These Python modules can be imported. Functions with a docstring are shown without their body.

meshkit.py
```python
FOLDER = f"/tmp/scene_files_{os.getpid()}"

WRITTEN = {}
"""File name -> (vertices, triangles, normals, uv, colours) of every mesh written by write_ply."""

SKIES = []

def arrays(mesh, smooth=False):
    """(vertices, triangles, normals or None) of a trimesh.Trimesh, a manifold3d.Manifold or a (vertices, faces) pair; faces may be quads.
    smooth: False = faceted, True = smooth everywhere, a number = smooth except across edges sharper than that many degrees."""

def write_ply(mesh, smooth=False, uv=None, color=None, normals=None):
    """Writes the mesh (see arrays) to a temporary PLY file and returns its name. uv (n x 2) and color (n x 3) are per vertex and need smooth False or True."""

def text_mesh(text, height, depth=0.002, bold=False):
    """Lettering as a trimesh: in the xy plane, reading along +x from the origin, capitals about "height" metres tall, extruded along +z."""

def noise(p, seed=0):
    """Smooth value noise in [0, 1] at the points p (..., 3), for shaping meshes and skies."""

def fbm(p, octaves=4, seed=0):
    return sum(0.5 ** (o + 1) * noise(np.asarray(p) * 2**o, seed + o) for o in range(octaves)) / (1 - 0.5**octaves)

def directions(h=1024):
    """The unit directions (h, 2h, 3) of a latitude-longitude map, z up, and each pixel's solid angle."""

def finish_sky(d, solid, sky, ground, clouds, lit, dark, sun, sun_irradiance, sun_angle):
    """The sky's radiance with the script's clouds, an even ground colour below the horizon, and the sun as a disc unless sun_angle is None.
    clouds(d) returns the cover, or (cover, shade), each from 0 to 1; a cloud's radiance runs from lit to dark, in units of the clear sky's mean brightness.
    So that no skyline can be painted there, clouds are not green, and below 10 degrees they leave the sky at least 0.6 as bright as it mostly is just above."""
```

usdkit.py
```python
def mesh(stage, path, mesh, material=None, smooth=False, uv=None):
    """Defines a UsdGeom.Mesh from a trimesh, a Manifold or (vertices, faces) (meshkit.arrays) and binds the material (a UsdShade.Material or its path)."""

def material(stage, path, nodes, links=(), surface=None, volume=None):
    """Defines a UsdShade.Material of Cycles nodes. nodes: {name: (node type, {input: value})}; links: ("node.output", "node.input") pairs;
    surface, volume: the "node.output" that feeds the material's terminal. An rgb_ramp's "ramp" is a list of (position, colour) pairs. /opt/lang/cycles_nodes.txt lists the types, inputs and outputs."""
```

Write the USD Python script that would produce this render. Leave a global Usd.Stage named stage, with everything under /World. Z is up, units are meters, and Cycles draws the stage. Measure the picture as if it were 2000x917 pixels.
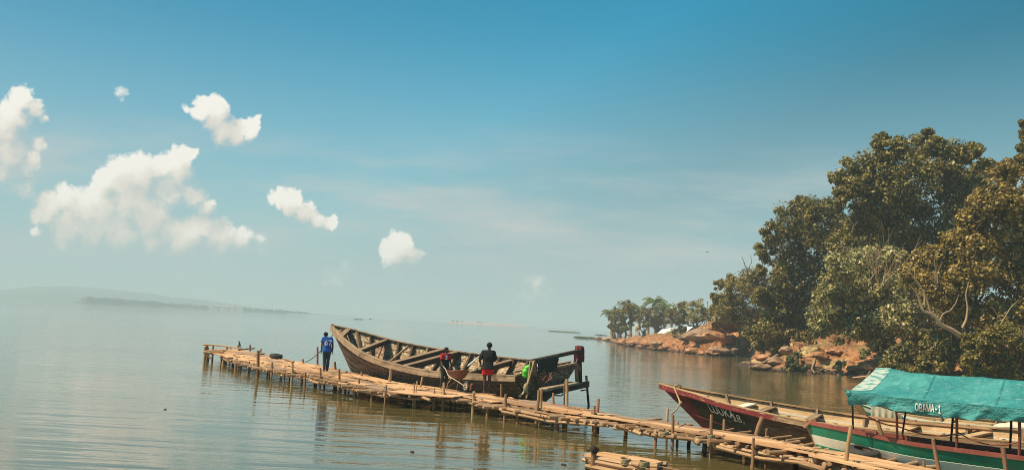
import math, random
import numpy as np, trimesh, manifold3d, usdkit, meshkit
from pxr import Usd, UsdGeom, UsdLux, UsdShade, Gf, Sdf, Vt

stage = Usd.Stage.CreateInMemory()
UsdGeom.SetStageUpAxis(stage, 'Z'); UsdGeom.SetStageMetersPerUnit(stage, 1.0)
UsdGeom.Xform.Define(stage, '/World'); UsdGeom.Scope.Define(stage, '/World/Looks')
rng = np.random.default_rng(7); R = random.Random(7)
V = lambda *a: np.array(a, float)

# ---------------------------------------------------------------- camera
H, F = 2.95, 1900.0                                   # eye height (m), focal length in pixels of the 2000 wide photograph
PITCH, ROLL = math.atan(174.3/F), math.radians(3.0)
fw = V(0, math.cos(PITCH), math.sin(PITCH)); u0 = V(0, -math.sin(PITCH), math.cos(PITCH)); x0 = V(1, 0, 0)
rt = math.cos(ROLL)*x0 + math.sin(ROLL)*u0; up = -math.sin(ROLL)*x0 + math.cos(ROLL)*u0
eye = V(0, 0, H)
cam = UsdGeom.Camera.Define(stage, '/World/camera')
cam.CreateHorizontalApertureAttr(36.0); cam.CreateFocalLengthAttr(36.0*F/2000); cam.CreateClippingRangeAttr((0.1, 60000.0))
cam.AddTransformOp().Set(Gf.Matrix4d(*rt, 0, *up, 0, *(-fw), 0, *eye, 1))
cam.CreateExposureAttr(0.57)

# ---------------------------------------------------------------- sun and sky
SUN_EL = math.radians(56.0); _h = V(-0.97, -0.22); _h /= np.linalg.norm(_h)
SUN = V(_h[0]*math.cos(SUN_EL), _h[1]*math.cos(SUN_EL), math.sin(SUN_EL))
sun = UsdLux.DistantLight.Define(stage, '/World/sun')
sun.CreateIntensityAttr(1.15); sun.CreateAngleAttr(0.5); sun.CreateColorAttr(Gf.Vec3f(1.0, 0.83, 0.58)); sun.CreateNormalizeAttr(True)
_z = SUN; _x = np.cross(V(0, 0, 1), _z); _x /= np.linalg.norm(_x); _y = np.cross(_z, _x)
sun.AddTransformOp().Set(Gf.Matrix4d(*_x, 0, *_y, 0, *_z, 0, 0, 0, 50, 1))


def ray(px, py):
    d = fw + rt*(px-1000)/F - up*(py-458.5)/F
    return d
def at_z(px, py, z):
    d = ray(px, py); return eye + d*(z-H)/d[2]
def at_y(px, py, y):
    d = ray(px, py); return eye + d*y/d[1]
def proj(p):
    q = np.asarray(p, float)-eye; k = q@fw
    return 1000+F*(q@rt)/k, 458.5-F*(q@up)/k


class Graph:
    """A small builder of shader graphs."""
    def __init__(s): s.n = {}; s.l = []
    def add(s, kind, _n=None, **kw):
        name = _n or f'n{len(s.n)}'; vals = {}
        for k, v in kw.items():
            if isinstance(v, str) and '.' in v: s.l.append((v, f'{name}.{k}'))
            else: vals[k] = v
        s.n[name] = (kind, vals); return name
    def m(s, op, a, b=0.0, c=None, clamp=False):
        kw = dict(math_type=op, value1=a, value2=b)
        if c is not None: kw['value3'] = c
        if clamp: kw['use_clamp'] = True
        return s.add('math', **kw)+'.value'
    def smooth(s, v, a, b, lo=0.0, hi=1.0):
        return s.add('map_range', range_type='smoothstep', value=v, from_min=a, from_max=b, to_min=lo, to_max=hi, clamp=True)+'.result'
    def lin(s, v, a, b, lo=0.0, hi=1.0):
        return s.add('map_range', range_type='linear', value=v, from_min=a, from_max=b, to_min=lo, to_max=hi, clamp=True)+'.result'
    def noise(s, vec, scale, detail=4, rough=0.5, dist=0.0, out='fac'):
        return s.add('noise_texture', vector=vec, scale=scale, detail=detail, roughness=rough, distortion=dist)+'.'+out
    def mixc(s, f, a, b, t='mix'):
        return s.add('mix_color', blend_type=t, fac=f, a=a, b=b, use_clamp=False)+'.result'
    def ramp(s, f, stops): return s.add('rgb_ramp', fac=f, ramp=stops)+'.color'
    def xyz(s, x, y, z): return s.add('combine_xyz', x=x, y=y, z=z)+'.vector'
    def mapv(s, vec, scale=(1, 1, 1), loc=(0, 0, 0), rot=(0, 0, 0)):
        return s.add('mapping', vector=vec, scale=scale, location=loc, rotation=rot)+'.vector'
    def build(s, name, surface=None, volume=None):
        return usdkit.material(stage, '/World/Looks/'+name, s.n, s.l, surface=surface, volume=volume)


def sky_material():
    g = Graph()
    sk = g.add('sky_texture', sky_type='single_scattering', sun_disc=False, sun_elevation=SUN_EL, sun_rotation=math.atan2(SUN[0], SUN[1]),
               air_density=1.0, aerosol_density=1.6, ozone_density=2.2)+'.color'
    d = g.add('separate_xyz', vector=g.add('geometry')+'.position')
    dx, dy, dz = d+'.x', d+'.y', d+'.z'
    toward = g.m('multiply_add', dx, float(SUN[0]), g.m('multiply_add', dy, float(SUN[1]), g.m('multiply', dz, float(SUN[2]))))
    base = g.mixc(1.0, sk, g.ramp(g.lin(toward, -0.5, 0.7), [(0.0, (0.0, .66, .64)), (.34, (0.004, .66, .67)), (.47, (.07, 1.06, 1.09)), (.71, (.16, .88, .92)), (1.0, (.24, .94, .94))]), 'multiply')   # deeper blue across from the sun
    ay = g.m('maximum', g.m('absolute', dy), 0.05)
    u = g.m('divide', dx, ay); v = g.m('divide', dz, ay)
    pal = g.smooth(dz, -0.04, 0.33, 1.0, 0.0)
    base = g.mixc(g.m('multiply', pal, 0.90), base, (4.35, 5.25, 5.35))
    # cumulus: centres in tangents of azimuth and height, radius, weight
    CL = [(40,195,22,1),(70,217,15,.9),(86,236,11,.8),(25,225,30,1),(5,255,35,1),(15,300,32,1),(20,348,28,.55),(55,330,20,.8),(75,285,14,.9),
          (62,310,14,.9),(45,365,24,.5),(-5,330,35,.8),(-40,270,50,1),(395,212,19,1),(420,205,17,1),(425,230,23,1),(445,256,24,1),(438,268,18,.9),
          (480,252,19,1),(489,245,14,1),(460,262,20,1),(362,210,8,.45),(205,350,20,1),(240,335,27,1),(270,345,35,1),(310,330,22,1),
          (347,318,25,1),(361,303,17,1),(352,345,24,.9),(375,385,20,.9),(330,375,32,.8),(250,385,46,1),(200,400,36,1),(130,390,24,1),(95,405,28,1),
          (76,417,15,1),(160,410,36,1),(130,440,34,1),(182,440,36,1),(70,452,11,.8),(120,470,13,.8),(232,450,36,.95),(290,420,40,1),
          (335,455,28,.95),(392,442,22,1),(358,462,32,1),(425,462,27,.9),(472,462,20,.7),(300,472,22,.8),(402,410,15,.8),(548,385,17,1),
          (570,398,19,1),(595,415,17,1),(620,432,14,1),(645,436,13,1),(605,453,8,.5),(779,483,25,1),(768,500,19,.9),(805,498,18,.8),
          (790,516,26,.35),(240,183,11,.28),(372,527,22,.25),(668,543,28,.26),(1050,576,32,.24),(512,466,10,.25),(515,497,9,.25)]
    blobs = []
    for (px, py, r, w) in CL:
        q = ray(px, py); blobs.append((q[0]/q[1], q[2]/q[1], 1.5*r/F, w))
    def density(uu, vv, fa=1.55):
        vec = g.xyz(uu, vv, 0.3)
        wn = g.add('separate_color', color=g.noise(vec, 34.0, 3, 0.55, out='color'))
        wu = g.m('multiply_add', g.m('subtract', wn+'.r', 0.5), 0.016, uu); wv = g.m('multiply_add', g.m('subtract', wn+'.g', 0.5), 0.016, vv)
        w2 = g.add('separate_color', color=g.noise(vec, 120.0, 4, 0.6, out='color'))
        wu = g.m('multiply_add', g.m('subtract', w2+'.r', 0.5), 0.013, wu); wv = g.m('multiply_add', g.m('subtract', w2+'.g', 0.5), 0.013, wv)
        fld = None
        for (cx, cy, r, w) in blobs:
            a = g.m('multiply', g.m('subtract', wu, cx), 1/r); b = g.m('multiply', g.m('subtract', wv, cy), 1/r)
            t = g.m('multiply_add', g.m('multiply_add', a, a, g.m('multiply', b, b)), -w, w)
            fld = t if fld is None else g.m('smoothmax', fld, t, 0.25)
        fine = g.noise(vec, 80.0, 7, 0.66)
        big = g.noise(vec, 38.0, 3, 0.5)
        f = g.m('multiply_add', g.m('subtract', fine, 0.5), fa, fld)
        return g.m('multiply_add', g.m('subtract', big, 0.5), 0.5, f)
    D0 = density(u, v); S0 = density(u, v, .6); D1 = density(g.m('add', u, -0.013), g.m('add', v, 0.021), .6)
    lit = g.m('multiply_add', g.m('subtract', S0, D1), 0.40, 0.47, clamp=True)
    alpha = g.smooth(D0, 0.0, g.m('multiply_add', lit, -0.95, 1.45))
    col = g.ramp(lit, [(0.0, (3.6, 4.6, 4.9)), (0.3, (5.0, 5.3, 5.1)), (0.55, (7.0, 6.6, 5.8)), (0.85, (8.4, 7.9, 7.0)), (1.0, (8.9, 8.5, 7.7))])
    wisp = g.noise(g.mapv(g.xyz(u, v, 0.0), scale=(1.6, 9.0, 1), rot=(0, 0, -0.10)), 1.6, 6, 0.6)
    wa = g.m('multiply', g.smooth(wisp, 0.40, 0.68), g.m('multiply', g.smooth(v, 0.02, 0.09), g.smooth(v, 0.12, 0.22, 1.0, 0.0)))
    base = g.mixc(g.m('multiply', wa, 0.85), base, (5.2, 5.3, 5.1))
    out = g.mixc(g.m('multiply', alpha, 0.97), base, col)
    bg = g.add('background_shader', color=out, strength=0.076)
    return g.build('sky_look', surface=bg+'.background')

dome = UsdLux.DomeLight.Define(stage, '/World/sky')
UsdShade.MaterialBindingAPI.Apply(dome.GetPrim()).Bind(sky_material())
dome.GetPrim().SetCustomDataByKey('kind', 'structure')

# ---------------------------------------------------------------- helpers
_names = {}
def numbered(parent, name):
    k = _names.get((parent, name), 0); _names[(parent, name)] = k+1
    return f'{parent}/{name}' + (f'_{k:03d}' if k else '')
_loc = {}
def keys(prim, **kw):
    for k, v in kw.items():
        if v: prim.SetCustomDataByKey(k, v)
def thing(name, label, cat, loc=(0, 0, 0), group=None, kind=None):
    p = numbered('/World', name); x = UsdGeom.Xform.Define(stage, p); loc = V(*loc)
    x.AddTranslateOp().Set(Gf.Vec3d(*loc)); _loc[p] = loc
    keys(x.GetPrim(), label=label, category=cat, group=group, kind=kind); return p
def unit(v):
    v = np.asarray(v, float); return v/max(np.linalg.norm(v), 1e-12)

class MB:
    """Collects shapes (world coordinates, with uv in metres) for ONE mesh."""
    def __init__(s): s.v = []; s.f = []; s.t = []; s.n = 0
    def add(s, v, f, uv=None):
        v = np.asarray(v, float); f = np.asarray(f, int)
        if f.shape[1] == 4: f = np.vstack([f[:, [0, 1, 2]], f[:, [0, 2, 3]]])
        s.v.append(v); s.f.append(f+s.n); s.t.append(np.zeros((len(v), 2)) if uv is None else np.asarray(uv, float)); s.n += len(v); return s
    def tri(s, m):
        v, f, _ = meshkit.arrays(m); return s.add(v, f, np.c_[v[:, 0]+v[:, 1], v[:, 2]])
    def tube(s, pts, rad, n=7, caps=True):
        pts = np.asarray(pts, float); k = len(pts); rad = np.broadcast_to(np.asarray(rad, float), k)
        t = np.gradient(pts, axis=0); t /= np.maximum(np.linalg.norm(t, axis=1, keepdims=True), 1e-9)
        a = V(0, 0, 1) if abs(t[0][2]) < .8 else V(1, 0, 0)
        A = unit(np.cross(t[0], a)); rings = []; uv = []; L = 0; o = R.random()*30; th = np.linspace(0, 2*np.pi, n+1)
        for i in range(k):
            A = unit(A-t[i]*(A@t[i])); B = np.cross(t[i], A)
            if i: L += np.linalg.norm(pts[i]-pts[i-1])
            rings.append(pts[i]+rad[i]*(np.cos(th)[:, None]*A+np.sin(th)[:, None]*B)); uv.append(np.c_[np.full(n+1, L+o), th*rad[i]+o])
        v = np.vstack(rings); f = []
        for i in range(k-1):
            for j in range(n):
                a0 = i*(n+1)+j; f.append([a0, a0+1, a0+n+2, a0+n+1])
        s.add(v, f, np.vstack(uv))
        if caps:
            for i, sg in ((0, -1), (k-1, 1)):
                ring = rings[i][:-1]; c = pts[i]+t[i]*sg*rad[i]*.12
                ff = [[n, (j+1) % n, j] if sg < 0 else [n, j, (j+1) % n] for j in range(n)]
                s.add(np.vstack([ring, c]), ff, np.zeros((n+1, 2))+o+.37)
        return s
    def beam(s, p0, p1, w, t, upv=(0, 0, 1), twist=0.0, taper=1.0, jag=0.0, seg=1, sag=0.0):
        """A sawn board from p0 to p1: width w across, thickness t along upv."""
        p0 = np.asarray(p0, float); p1 = np.asarray(p1, float); d = unit(p1-p0); up_ = np.asarray(upv, float)
        if abs(d@unit(up_)) > .97: up_ = V(0.3, 1, 0)
        x = unit(np.cross(d, up_)); u = np.cross(x, d); L = np.linalg.norm(p1-p0); o = R.random()*40; v = []; uv = []
        for i in range(seg+1):
            q = i/seg; ww = w*(1+(taper-1)*q)/2; c = p0+(p1-p0)*q-u*sag*4*q*(1-q); a = twist*(q-.5)
            xx = x*math.cos(a)+u*math.sin(a); uu = np.cross(xx, d)
            e = R.uniform(-jag, jag) if i in (0, seg) else 0; e2 = R.uniform(-jag, jag) if i in (0, seg) else 0
            for (sx, su, e_, vv) in ((-1, 1, e, 0), (1, 1, e2, w), (1, -1, e2, w+t), (-1, -1, e, 2*w+t)):
                v.append(c+xx*sx*ww+uu*su*t/2+d*e_); uv.append((q*L+o, vv+o))
        f = [[3, 2, 1, 0], [seg*4, seg*4+1, seg*4+2, seg*4+3]]
        for i in range(seg):
            for j in range(4):
                a0 = i*4+j; b0 = i*4+(j+1) % 4; f.append([a0, b0, b0+4, a0+4])
        return s.add(v, f, uv)
    def grid(s, P, uv=None, flip=False):
        P = np.asarray(P, float); a, b = P.shape[:2]; I = np.arange(a*b).reshape(a, b)
        f = np.stack([I[:-1, :-1], I[1:, :-1], I[1:, 1:], I[:-1, 1:]], -1).reshape(-1, 4)
        if flip: f = f[:, ::-1]
        return s.add(P.reshape(-1, 3), f, None if uv is None else np.asarray(uv).reshape(-1, 2))
    def shell(s, P, th, uv=None):
        """A sheet with thickness: P grid, th offset along its normal."""
        P = np.asarray(P, float); du = np.gradient(P, axis=0); dv = np.gradient(P, axis=1); n = np.cross(du, dv)
        n /= np.maximum(np.linalg.norm(n, axis=-1, keepdims=True), 1e-9); Q = P+n*th
        s.grid(P, uv, flip=th > 0); s.grid(Q, uv, flip=th < 0)
        for A, B in ((P[0], Q[0]), (Q[-1], P[-1]), (Q[:, 0], P[:, 0]), (P[:, -1], Q[:, -1])):
            s.grid(np.stack([A, B]), np.zeros((2, len(A), 2)) if uv is None else np.full((2, len(A), 2), np.asarray(uv).reshape(-1, 2)[0]), flip=th < 0)
        return s
    def out(s): return np.vstack(s.v), np.vstack(s.f), np.vstack(s.t)

def _put(path, mb, mat, smooth, loc):
    if isinstance(mb, MB): v, f, t = mb.out()
    else:
        v, f, _ = meshkit.arrays(mb); t = None
    return usdkit.mesh(stage, path, (v-loc, f), mat, smooth=smooth if (smooth in (True, False) or t is None) else True, uv=t if smooth in (True, False) else None).GetPrim()
def part(parent, name, mb, mat, smooth=False, label=None, kind=None):
    p = numbered(parent, name); root = '/'.join(p.split('/')[:3])
    pr = _put(p, mb, mat, smooth, _loc[root]); keys(pr, label=label, kind=kind); return p
def single(name, mb, mat, label=None, cat=None, group=None, kind=None, smooth=False):
    p = numbered('/World', name); _loc[p] = V(0, 0, 0)
    keys(_put(p, mb, mat, smooth, V(0, 0, 0)), label=label, category=cat, group=group, kind=kind); return p
def text_points(text, height, depth, bold=True):
    m = meshkit.text_mesh(text, height, depth, bold=bold); return m

# ---------------------------------------------------------------- materials
def uvnode(g): return g.add('attribute', attribute='st')+'.vector'
def principled(g, col, rough=0.8, bump=None, bstr=0.5, bdist=0.01, spec=0.3, **kw):
    a = dict(base_color=col, roughness=rough, specular_ior_level=spec, **kw)
    if bump: a['normal'] = g.add('bump', height=bump, strength=bstr, distance=bdist)+'.normal'
    return g.add('principled_bsdf', **a)+'.BSDF'
def wood(name, dark, mid, light, rough=0.85, stain=None, stain_amt=0.5, fleck=None, fleck_lo=0.62, bdist=0.012):
    """Weathered boards and poles: grain runs along u."""
    g = Graph(); uv = uvnode(g); p = g.add('geometry')+'.position'
    grain = g.noise(g.mapv(uv, scale=(1.6, 26, 1)), 1.5, 5, 0.62, 0.4)
    broad = g.noise(g.mapv(uv, scale=(0.9, 3.0, 1)), 1.1, 3)
    f = g.m('add', g.m('multiply', grain, 0.65), g.m('multiply', broad, 0.45))
    col = g.ramp(f, [(0.30, dark), (0.52, mid), (0.74, light)])
    if stain is not None:
        col = g.mixc(g.m('multiply', g.smooth(g.noise(p, 2.3, 4, 0.6), 0.48, 0.66), stain_amt), col, stain)
    if fleck is not None:
        k = g.smooth(g.noise(g.mapv(uv, scale=(4.0, 9.0, 1)), 1.7, 6, 0.72), fleck_lo, fleck_lo+0.10)
        col = g.mixc(k, col, fleck)
    return g.build(name, principled(g, col, rough, f, 0.7, bdist))
def paint(name, c, chip, amt=0.62, rough=0.5, c2=None, dirt=(0.10, 0.07, 0.045)):
    """Old boat paint: faded, scuffed through to what is beneath."""
    g = Graph(); uv = uvnode(g); p = g.add('geometry')+'.position'
    fade = g.noise(p, 1.4, 4, 0.6)
    col = g.mixc(g.smooth(fade, 0.35, 0.7), c, c2 if c2 is not None else tuple(min(1, x*1.35+0.01) for x in c))
    run = g.smooth(g.noise(g.mapv(uv, scale=(7, 1.2, 1)), 1.6, 4), 0.5, 0.8)
    col = g.mixc(g.m('multiply', run, 0.4), col, dirt)
    ch = g.smooth(g.noise(g.mapv(uv, scale=(1.6, 5, 1)), 2.6, 7, 0.72), amt, amt+0.05)
    col = g.mixc(ch, col, chip)
    seam = g.noise(g.mapv(uv, scale=(1, 14, 1)), 1.5, 4)
    return g.build(name, principled(g, col, rough, g.m('add', g.m('multiply', ch, -0.4), seam), 0.45, 0.01))
def plain(name, c, rough=0.8, var=0.25, scale=8.0, bdist=0.004, spec=0.3, bstr=0.4, **kw):
    g = Graph(); p = g.add('geometry')+'.position'
    n = g.noise(p, scale, 5, 0.6)
    col = g.mixc(n, tuple(x*(1-var) for x in c), tuple(x*(1+var) for x in c))
    return g.build(name, principled(g, col, rough, n, bstr, bdist, spec, **kw))
def leaf(name, a, b, c, rough=0.40, trans=0.25, scale=0.5):
    g = Graph(); geo = g.add('geometry'); p = geo+'.position'
    k = g.m('add', g.m('multiply', g.add('separate_xyz', vector=uvnode(g))+'.x', 0.55), g.m('multiply', g.noise(p, scale, 3), 0.5))
    col = g.ramp(k, [(0.24, a), (0.46, b), (0.72, c)])
    pr = principled(g, col, rough, spec=0.32)
    tl = g.add('translucent_bsdf', color=col)+'.BSDF'
    return g.build(name, g.add('mix_closure', fac=trans, closure1=pr, closure2=tl)+'.closure')
def pick(*m): return m[R.randrange(len(m))]
M = {}
M['deck'] = [wood('deck_wood', (0.215, 0.103, 0.047), (0.486, 0.263, 0.127), (0.647, 0.390, 0.213)), wood('deck_wood_pale', (0.270, 0.141, 0.068), (0.561, 0.321, 0.165), (0.712, 0.448, 0.259)),
             wood('deck_wood_red', (0.127, 0.062, 0.032), (0.301, 0.159, 0.081), (0.438, 0.256, 0.146)), wood('deck_wood_grey', (0.127, 0.076, 0.046), (0.301, 0.190, 0.124), (0.438, 0.292, 0.198))]
M['pole'] = [wood('pole_wood', (0.138, 0.071, 0.038), (0.329, 0.186, 0.097), (0.485, 0.301, 0.181)), wood('pole_wood_dark', (.09, .048, .026), (.23, .125, .066), (.38, .23, .125)), wood('pole_wood_pale', (0.182, 0.106, 0.058), (0.412, 0.248, 0.140), (0.549, 0.363, 0.228))]
M['post'] = [wood('post_wood', (.10, .05, .028), (.25, .13, .07), (.40, .23, .125)), wood('post_wood_pale', (.2, .11, .055), (.42, .25, .125), (.58, .38, .21)), wood('post_wood_red', (.10, .034, .024), (.23, .075, .05), (.33, .13, .085))]
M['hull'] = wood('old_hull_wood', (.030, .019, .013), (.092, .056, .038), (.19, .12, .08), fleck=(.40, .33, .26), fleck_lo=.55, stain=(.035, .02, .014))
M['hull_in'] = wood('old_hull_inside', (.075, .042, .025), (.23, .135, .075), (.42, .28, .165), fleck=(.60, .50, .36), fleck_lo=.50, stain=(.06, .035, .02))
M['gunwale'] = wood('gunwale_wood', (.14, .075, .036), (.34, .20, .095), (.52, .335, .175), stain=(.13, .075, .045), stain_amt=.6)
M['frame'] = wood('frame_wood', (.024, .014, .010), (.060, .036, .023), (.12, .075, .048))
M['thwart'] = wood('thwart_wood', (.08, .05, .032), (.22, .14, .085), (.38, .26, .165))
M['old_rail'] = wood('old_rail_wood', (.12, .075, .045), (.31, .205, .125), (.48, .34, .22), stain=(.09, .055, .035), stain_amt=.75)
M['transom'] = wood('transom_wood', (.03, .019, .013), (.09, .055, .035), (.17, .11, .07), fleck=(.50, .42, .31), fleck_lo=.52)
M['darkwood'] = wood('dark_wet_wood', (.015, .011, .009), (.032, .022, .017), (.06, .042, .03))
M['bark'] = wood('bark', (.05, .032, .02), (.12, .08, .05), (.22, .155, .10))
M['palebark'] = wood('pale_bark', (.18, .11, .06), (.36, .23, .13), (.50, .34, .20))
M['trunk_palm'] = wood('palm_bark', (.16, .12, .07), (.34, .26, .16), (.48, .38, .25))
M['rope'] = plain('rope_fibre', (.36, .27, .15), .95, .3, 40)
M['darkrope'] = plain('dark_rope', (.11, .075, .05), .95, .3, 40)
M['rubber'] = plain('worn_rubber', (.045, .042, .040), .75, .4, 14, .01)
M['metal'] = plain('rusty_metal', (.12, .06, .04), .6, .4, 20)
M['rust_red'] = plain('red_oxide_metal', (.20, .055, .035), .6, .35, 12)
M['black_metal'] = plain('black_metal', (.02, .018, .017), .5, .3, 12)
M['white_paint'] = plain('white_paint', (.74, .71, .64), .6, .12, 2.0)

# ---------------------------------------------------------------- water
def water_mat():
    g = Graph(); p = g.add('geometry')+'.position'; q = g.add('separate_xyz', vector=p)
    dist = g.m('sqrt', g.m('add', g.m('multiply', q+'.x', q+'.x'), g.m('multiply', q+'.y', q+'.y')))
    near = g.smooth(dist, 18.0, 60.0, 1.0, 0.0)
    r1 = g.noise(g.mapv(p, scale=(0.20, 1.25, 1), rot=(0, 0, 0.06)), 1.0, 2, 0.4)
    r2 = g.noise(g.mapv(p, scale=(1.1, 3.2, 1), rot=(0, 0, -0.25)), 1.7, 3, 0.5)
    chop = g.noise(g.mapv(p, scale=(1.0, 1.7, 1), rot=(0, 0, 0.3)), 1.1, 3, 0.55)
    calm = g.smooth(g.noise(g.mapv(p, scale=(0.05, 0.09, 1)), 1.0, 2), 0.40, 0.62, 0.35, 1.0)
    far = g.smooth(dist, 22.0, 60.0)
    h = g.m('add', g.m('multiply', r1, 1.05), g.m('multiply', g.m('multiply', r2, 0.34), calm))
    h = g.m('add', h, g.m('multiply', g.m('multiply', chop, g.m('multiply', far, 1.0)), calm))
    b = g.add('bump', height=h, strength=1.0, distance=0.030)+'.normal'
    turb = g.mixc(g.noise(g.mapv(p, scale=(0.02, 0.04, 1)), 1.0, 3), (.088, .070, .026), (.122, .094, .036))
    pr = g.add('principled_bsdf', base_color=turb, roughness=0.045, ior=1.9, specular_tint=(1.0, .90, .66), normal=b)
    return g.build('lake_water', pr+'.BSDF')
_xs = np.r_[-8800, -3000, -900, np.linspace(-300, 300, 25), 900, 3000, 8800]; _ys = np.r_[-400, np.linspace(-50, 400, 19), 900, 2500, 8900]
single('water', MB().grid(np.stack([*np.meshgrid(_xs, _ys, indexing='ij'), np.zeros((len(_xs), len(_ys)))], -1)), water_mat(), kind='structure', smooth=True)

# ---------------------------------------------------------------- the near shore on the right
SH = [(1150, 661.5, .2, 6), (1175, 664, .8, 8), (1200, 669, 1.7, 8), (1228, 676, 2.7, 8), (1283, 683, 3.6, 9), (1336, 688, 4.8, 5), (1385, 694.5, 5.6, 3), (1434, 695.5, 6.4, 7),
      (1464, 699, 5.0, 8), (1452, 709, 1.2, 8), (1468, 718, 1.3, 10), (1524, 725, 1.9, 9), (1580, 727, 3.4, 9), (1636, 729, 3.4, 9), (1720, 741, 1.6, 9), (1800, 750, .35, 10), (1900, 757, .35, 10), (2100, 775, 2.2, 6), (2450, 800, 2.2, 6)]
shp = np.vstack([[[150, 420], [48, 318]], [at_z(a, b, 0)[:2] for a, b, _, _ in SH]]); shh = np.array([2.0, 1.6]+[a[2] for a in SH]); shw = np.array([12, 12]+[a[3] for a in SH], float)
def shore(P):
    """Signed distance inland (positive on land) and the bank's height and width at points P (n, 2)."""
    best = np.full(len(P), 1e9); sgn = np.ones(len(P)); hh = np.zeros(len(P)); ww = np.ones(len(P))
    for i in range(len(shp)-1):
        a, b = shp[i], shp[i+1]; d = b-a; t = np.clip(((P-a)@d)/(d@d), 0, 1); c = a+t[:, None]*d; r = np.linalg.norm(P-c, axis=1)
        k = r < best; best[k] = r[k]; hh[k] = (shh[i]+(shh[i+1]-shh[i])*t)[k]; ww[k] = (shw[i]+(shw[i+1]-shw[i])*t)[k]
    import shapely
    poly = shapely.Polygon(list(map(tuple, shp))+[(400, shp[-1][1]), (400, 420)])
    ins = shapely.contains_xy(poly, P[:, 0], P[:, 1])
    return np.where(ins, best, -best), hh, ww
def ground_z(P):
    P = np.atleast_2d(np.asarray(P, float)); d, h, w = shore(P)
    wob = meshkit.fbm(np.c_[P*0.22, np.zeros(len(P))], 4, 3)-.5
    dd = d+wob*3.4
    k = np.clip(dd/w, 0, 1); k = k*k*(3-2*k); k = .55*k+.45*np.clip(dd/w*1.6, 0, 1)**.6*np.clip(dd, 0, 1)
    z = h*k+np.clip(d-w, 0, 60)*.05
    ter = meshkit.fbm(np.c_[P*.55, np.zeros(len(P))], 4, 9)-.5
    return np.where(dd > 0, z+ter*np.clip(dd, 0, 2)*.9, np.maximum(dd*.5, -1.5))
_az = np.arctan(np.linspace(118, 1300, 420)/F); _ds = np.exp(np.linspace(math.log(62), math.log(345), 680))
_P = np.stack([np.outer(_ds, np.sin(_az)), np.outer(_ds, np.cos(_az))], -1)
_Z = ground_z(_P.reshape(-1, 2)).reshape(_P.shape[:2])
_T = np.dstack([_P, _Z]); _n = np.cross(np.gradient(_T, axis=1), np.gradient(_T, axis=0)); _n /= np.maximum(np.linalg.norm(_n, axis=-1, keepdims=True), 1e-9)
_q = _T.reshape(-1, 3)
_rk = (np.abs(meshkit.fbm(_q*.42, 5, 21)-.5)*2.2-.35).reshape(_Z.shape); _rk2 = (meshkit.fbm(_q*1.5, 3, 5)-.5).reshape(_Z.shape)
_steep = np.clip(1.15-_n[..., 2], .12, 1); _on = np.clip(_Z+.2, 0, 1)
_rk3 = (meshkit.fbm(_q*V(.28, .28, 1.7), 4, 31)-.5).reshape(_Z.shape)
_T = _T+_n*((_rk*1.7+_rk2*.8+_rk3*2.6)*_steep*_on)[..., None]
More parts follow.
